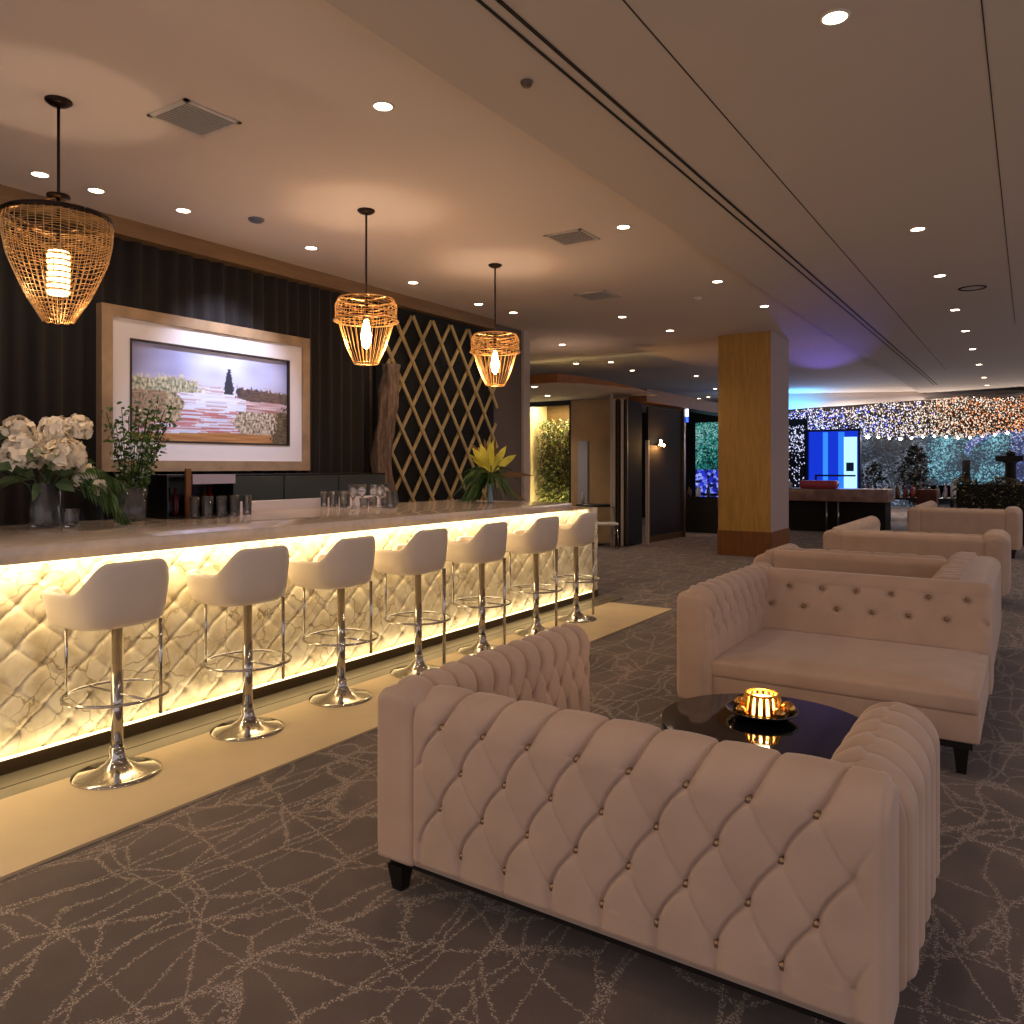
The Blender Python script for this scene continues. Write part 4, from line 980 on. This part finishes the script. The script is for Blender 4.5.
# bulkhead (curved) and crystal canopy ------------------------------------
def arcpt(t):   # plan curve of the bulkhead
    return (-6.6+8.2*t, 24.3+2.2*math.sin(PI*min(1, t*1.05)*.5)+.0)
b = MB(); n = 40; vs = []
for i in range(n+1):
    x, y = arcpt(i/n); zb_ = 3.20+.25*min(1, i/n*2.2)-.12*max(0, i/n-.75)
    vs += [(x, y, H), (x, y, zb_), (x, y+.25, zb_), (x, y+.25, H)]
b.add(vs, [(i*4+k, i*4+(k+1) % 4, i*4+4+(k+1) % 4, i*4+4+k) for i in range(n) for k in range(4)], 0, True)
struct(b.build('trim_8', M_ceil))
cc = empty('crystal_canopy', (-2.7, 27, 3.3), 0, 'wide swooping canopy of sparkling crystal beads glowing white to amber', 'chandelier')
sh = MB(); pos = []
def surf(u, v):
    x = -7.0+8.6*u; y = 25.0+6*v+.9*math.sin(PI*min(1, u*1.1))*(1-v)
    zt0 = 3.12+.28*min(1, u*2.0); zlow = 2.62-.1*math.sin(PI*u)+.32*max(0, (u-.70)/.3)**1.0
    return x, y, zt0*(1-v**1.1)+zlow*v**1.1+.04*math.sin(x*3+v*4)
def crystal(mb, x, y, z, s_, mi):
    mb.add([(x-s_, y, z), (x, y-s_, z), (x+s_, y, z), (x, y+s_, z), (x, y, z+s_*1.4), (x, y, z-s_*1.4)], [(0, 1, 4), (1, 2, 4), (2, 3, 4), (3, 0, 4), (1, 0, 5), (2, 1, 5), (3, 2, 5), (0, 3, 5)], mi)
for i in range(14000):
    u, v = R.random(), R.random(); x, y, z = surf(u, v); warm = u+R.uniform(-.25, .25)
    k = R.random()
    if k < .55: mi = 3
    elif warm > .72: mi = 2
    elif warm < .30: mi = 0 if R.random() < .75 else 4
    else: mi = 1
    crystal(sh, x, y+R.uniform(-.05, .05), z+R.uniform(-.04, .06), R.uniform(.010, .022)*(1.0 if mi != 3 else 1.3)*(1.5 if R.random() < .05 else 1), mi)
sh.v = [(x+2.7, y-27, z-3.3) for x, y, z in sh.v]
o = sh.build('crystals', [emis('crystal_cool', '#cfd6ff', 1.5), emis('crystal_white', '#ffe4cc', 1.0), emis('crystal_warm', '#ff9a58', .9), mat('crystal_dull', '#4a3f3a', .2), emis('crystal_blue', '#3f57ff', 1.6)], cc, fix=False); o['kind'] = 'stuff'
b = MB()
NU2 = 40
vs = [(lambda q: (q[0]+2.7, q[1]-27, q[2]-3.3+.10))(surf(i/NU2, j/10)) for j in range(11) for i in range(NU2+1)]
b.add(vs, [(j*(NU2+1)+i, j*(NU2+1)+i+1, (j+1)*(NU2+1)+i+1, (j+1)*(NU2+1)+i) for j in range(10) for i in range(NU2)], 0, True)
b.build('carrier_mesh', mat('carrier', '#2c2420', .7), cc, fix=False)
for k in range(13):
    u = .24+.5*k/12; x, y, z = surf(u, 1.0)
    o = MB().lathe([(0, -.05), (.045, -.02), (.05, .01), (.02, .05), (0, .055)], 12).build('globe_bulb', M_bulbg, cc); o.location = (x+2.7, y-27, z-3.3-.02); s_ = 1.6 if k == 0 else R.uniform(.7, 1.15); o.scale = (s_, s_, s_)
for q_ in ((-4.6, 25.2, 2.45), (-2.2, 26.0, 2.4), (.2, 26, 2.4)): light('canopy_glow', 'POINT', q_, 60, (1, .86, .76), .05)
light('canopy_glow', 'AREA', (-3, 27.5, 2.4), 60, (1, .85, .75), 4, (0, 0, 0), size_y=3)

# backlit far walls
bw = empty('shimmer_wall', (-1.8, 32.0, 0), 0, 'broad backlit teal and blue shimmering garden wall at the far end', 'light wall')
MB().box(-5.2, -1.35, 0.2, .3, 0, 2.75).build('grey_mesh_panel', shimmer('grey_mesh', '#0a0f14', '#2a3644', '#8a9ab0', 26, .6), bw)
MB().box(-1.35, 1.25, 0, .1, .8, 2.75).build('teal_panel', shimmer('teal_mesh', '#05161e', '#17405c', '#84ccd8', 26, .75), bw)
MB().box(1.25, 3.5, .1, .2, .6, 2.9).build('blue_mesh_panel', shimmer('blue_mesh', '#0a1434', '#30488a', '#dce8ff', 26, .75), bw)
b = MB(); nn = 24; vs = []
for i in range(nn+1):
    a = PI*i/nn; vs += [(1.9-2.0*math.cos(a), -.3, 2.1+.75*math.sin(a)), (1.9-1.9*math.cos(a), -.3, 2.1+.62*math.sin(a)-.3*(1-math.sin(a)))]
b.add(vs, [(2*i, 2*i+1, 2*i+3, 2*i+2) for i in range(nn)])
b.build('arched_glow_band', shimmer('arch_mesh', '#101a4a', '#3a50a8', '#dfe8ff', 26, .7), bw)

# dark shapes in front
def bush(name, loc, n_, rx, ry, z0, z1, L, m, label, cat, trunk=True):
    t = empty(name, loc, 0, label, cat); mb = MB()
    for i in range(n_):
        z = R.uniform(z0, z1); f = math.sqrt(max(.08, 1-((z-(z0+z1)/2)/((z1-z0)/2))**2)); d = rdir(); leaf(mb, (rx*f*d.x*R.random()**.4, ry*f*d.y*R.random()**.4, z), rdir(-.6, 1), L*R.uniform(.6, 1.3), L*.16, 0, .4)
    mb.build('foliage', m, t)
    MB().tube([(0, 0, 0), (.03, 0, (z0+z1)/2)], .035, 7).build('trunk', M_bark, t)
    return t
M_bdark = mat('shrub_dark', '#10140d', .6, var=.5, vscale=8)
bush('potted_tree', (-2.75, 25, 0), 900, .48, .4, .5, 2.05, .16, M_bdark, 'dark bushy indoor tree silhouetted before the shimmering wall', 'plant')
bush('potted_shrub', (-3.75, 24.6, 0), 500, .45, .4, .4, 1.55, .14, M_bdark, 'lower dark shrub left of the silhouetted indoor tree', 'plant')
sp_ = empty('tower_speaker', (-1.53, 26, 0), 0, 'slim black tower speaker standing before the teal wall', 'speaker')
MB().rbox(-.10, .10, -.1, .1, 0, 1.67, .01, 2).build('cabinet', M_blackm, sp_); MB().lathe([(0, 0), (.07, .0), (.07, .01)], 16).build('driver', M_blackw, sp_).location = (0, -.1, 1.3)
pm = empty('bird_table_stand', (-.42, 24, 0), 0, 'black pedestal stand with a spread top right of the tower speaker', 'stand')
MB().lathe([(.2, 0), (.14, .1), (.12, 1.55), (.18, 1.62), (0, 1.62)], 18).build('column', M_blackm, pm)
MB().box(-.33, .28, -.1, .1, 1.62, 1.76).lathe([(.1, 1.76), (.12, 1.85), (0, 1.9)], 12).build('head', M_blackm, pm)
lb = empty('low_stage_table', (-2.2, 21.0, 0), 0, 'long dark table cluttered with glassware behind the farthest sofas', 'table')
MB().box(-1.2, .8, -.4, .4, .70, .75).build('tabletop', M_blackw, lb)
for x in (-1.1, .7): MB().box(x-.04, x+.04, -.3, .3, 0, .7).build('leg', M_blackw, lb)
for i in range(44):
    x = -3.33+.168*(i % 11)+R.uniform(-.02, .02); y = 20.72+.16*(i//11)+R.uniform(-.02, .02); h = R.uniform(.12, .36); r_ = R.uniform(.025, .05)
    c = R.choice(['#8a3a30', '#6b4a3a', '#9aa0a8', '#4a3a2a', '#b7a58a', '#7a2a2a', '#3a2f28'])
    o = MB().lathe([(r_*.9, 0), (r_, .01), (r_, h*.65), (r_*.4, h*.8), (r_*.4, h), (0, h)], 8).build('bottle', mat('clutter'+c[1:], c, .25)); o.location = (x, y, .751)
    tag(o, 'small indistinct bottle among the clutter on the dark far table', 'bottle', 'bottles cluttering the dark far table')
wbt = MB().lathe([(.055, 0), (.06, .01), (.06, .30), (.03, .36), (.03, .42), (0, .42)], 14).build('white_bottle', mat('white_gloss', '#d8dce4', .3)); wbt.location = (-1.47, 20.75, .751); wbt.scale = (1.2, 1.2, 1.1); tag(wbt, 'tall white bottle standing out in the clutter of the far table', 'bottle')
rd = empty('red_drape_table', (-1.9, 19.6, 0), 0, 'reddish draped crate just left of the hedge', 'crate')
MB().rbox(-.2, .2, -.2, .2, 0, .98, .02, 3).build('body', mat('red_drape', '#4e261e', .8, var=.4, vscale=12), rd)
# hedge
hd = empty('hedge_planter', (.1, 18.0, 0), 0, 'long planter of dense olive hedge foliage behind the farthest sofa', 'hedge')
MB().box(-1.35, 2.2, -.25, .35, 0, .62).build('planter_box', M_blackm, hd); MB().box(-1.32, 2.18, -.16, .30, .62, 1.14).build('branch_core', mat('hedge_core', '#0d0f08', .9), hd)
mb = MB()
for i in range(4200):
    x = R.uniform(-1.35, 2.2); z = .58+.66*R.random()**.8
    leaf(mb, (x, -.28+.6*R.random(), z+.05*math.sin(x*9)), rdir(-.5, 1), R.uniform(.05, .11), .016, 0 if R.random() < .65 else 1, .35)
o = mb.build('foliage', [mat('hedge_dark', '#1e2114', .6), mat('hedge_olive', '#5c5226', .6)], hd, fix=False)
# black block beyond right of the farthest sofa
light('hedge_light', 'SPOT', (-.2, 16.6, 3.5), 30, (1, .75, .45), .1, (math.radians(25), 0, 0), spot_size=math.radians(60), spot_blend=.7)

for o in list(sc.objects):
    if o.type == 'MESH' and o.parent and o.parent.name.split('.')[0] in ('flower_bouquet', 'yellow_arrangement', 'branch_bouquet'):
        for v_ in o.data.vertices: v_.co.z = max(v_.co.z, .012)
# pieces carried by another part become its sub-parts
for o in list(sc.objects):
    base = o.name.split('.')[0]; want = {'bulb': 'lamp_holder', 'frosted_tube': 'lamp_holder', 'tube_band': 'lamp_holder', 'rim': 'wire_shade', 'seat_cushion': 'bucket_shell', 'hanger_tube': 'footrest_ring', 'pane': 'window_frame', 'louvre': 'frame', 'candle': 'ribbed_holder', 'header_strip': 'case', 'lens': 'trim_ring'}.get(base)
    if want and o.parent:
        sib = [c for c in o.parent.children if c.name.split('.')[0] == want]
        if sib: o.parent = sib[0]
# ------------------------------------------------------------------ ambient light and added fill spots
w = bpy.data.worlds.new('world'); sc.world = w; w.use_nodes = True
w.node_tree.nodes['Background'].inputs[0].default_value = (.76, .68, .74, 1); w.node_tree.nodes['Background'].inputs[1].default_value = .66
for x, y in ((-.78, 1.9), (-.8, .0), (-.8, -1.6), (-3.3, 1.0), (2.2, 2.), (2.2, 6.), (2.2, 10.), (2.2, 15), (-3.3, -1.2)):  # spots added out of view as fill light, no fixtures behind them
    light('ceiling_spot', 'SPOT', (x, y, 3.62), 18, (1, .80, .62), .05, spot_size=math.radians(125), spot_blend=.8)
sc.view_settings.view_transform = 'Standard'; sc.view_settings.look = 'None'; sc.view_settings.gamma = 1; sc.view_settings.use_curve_mapping = False
sc.view_settings.exposure = 0.5
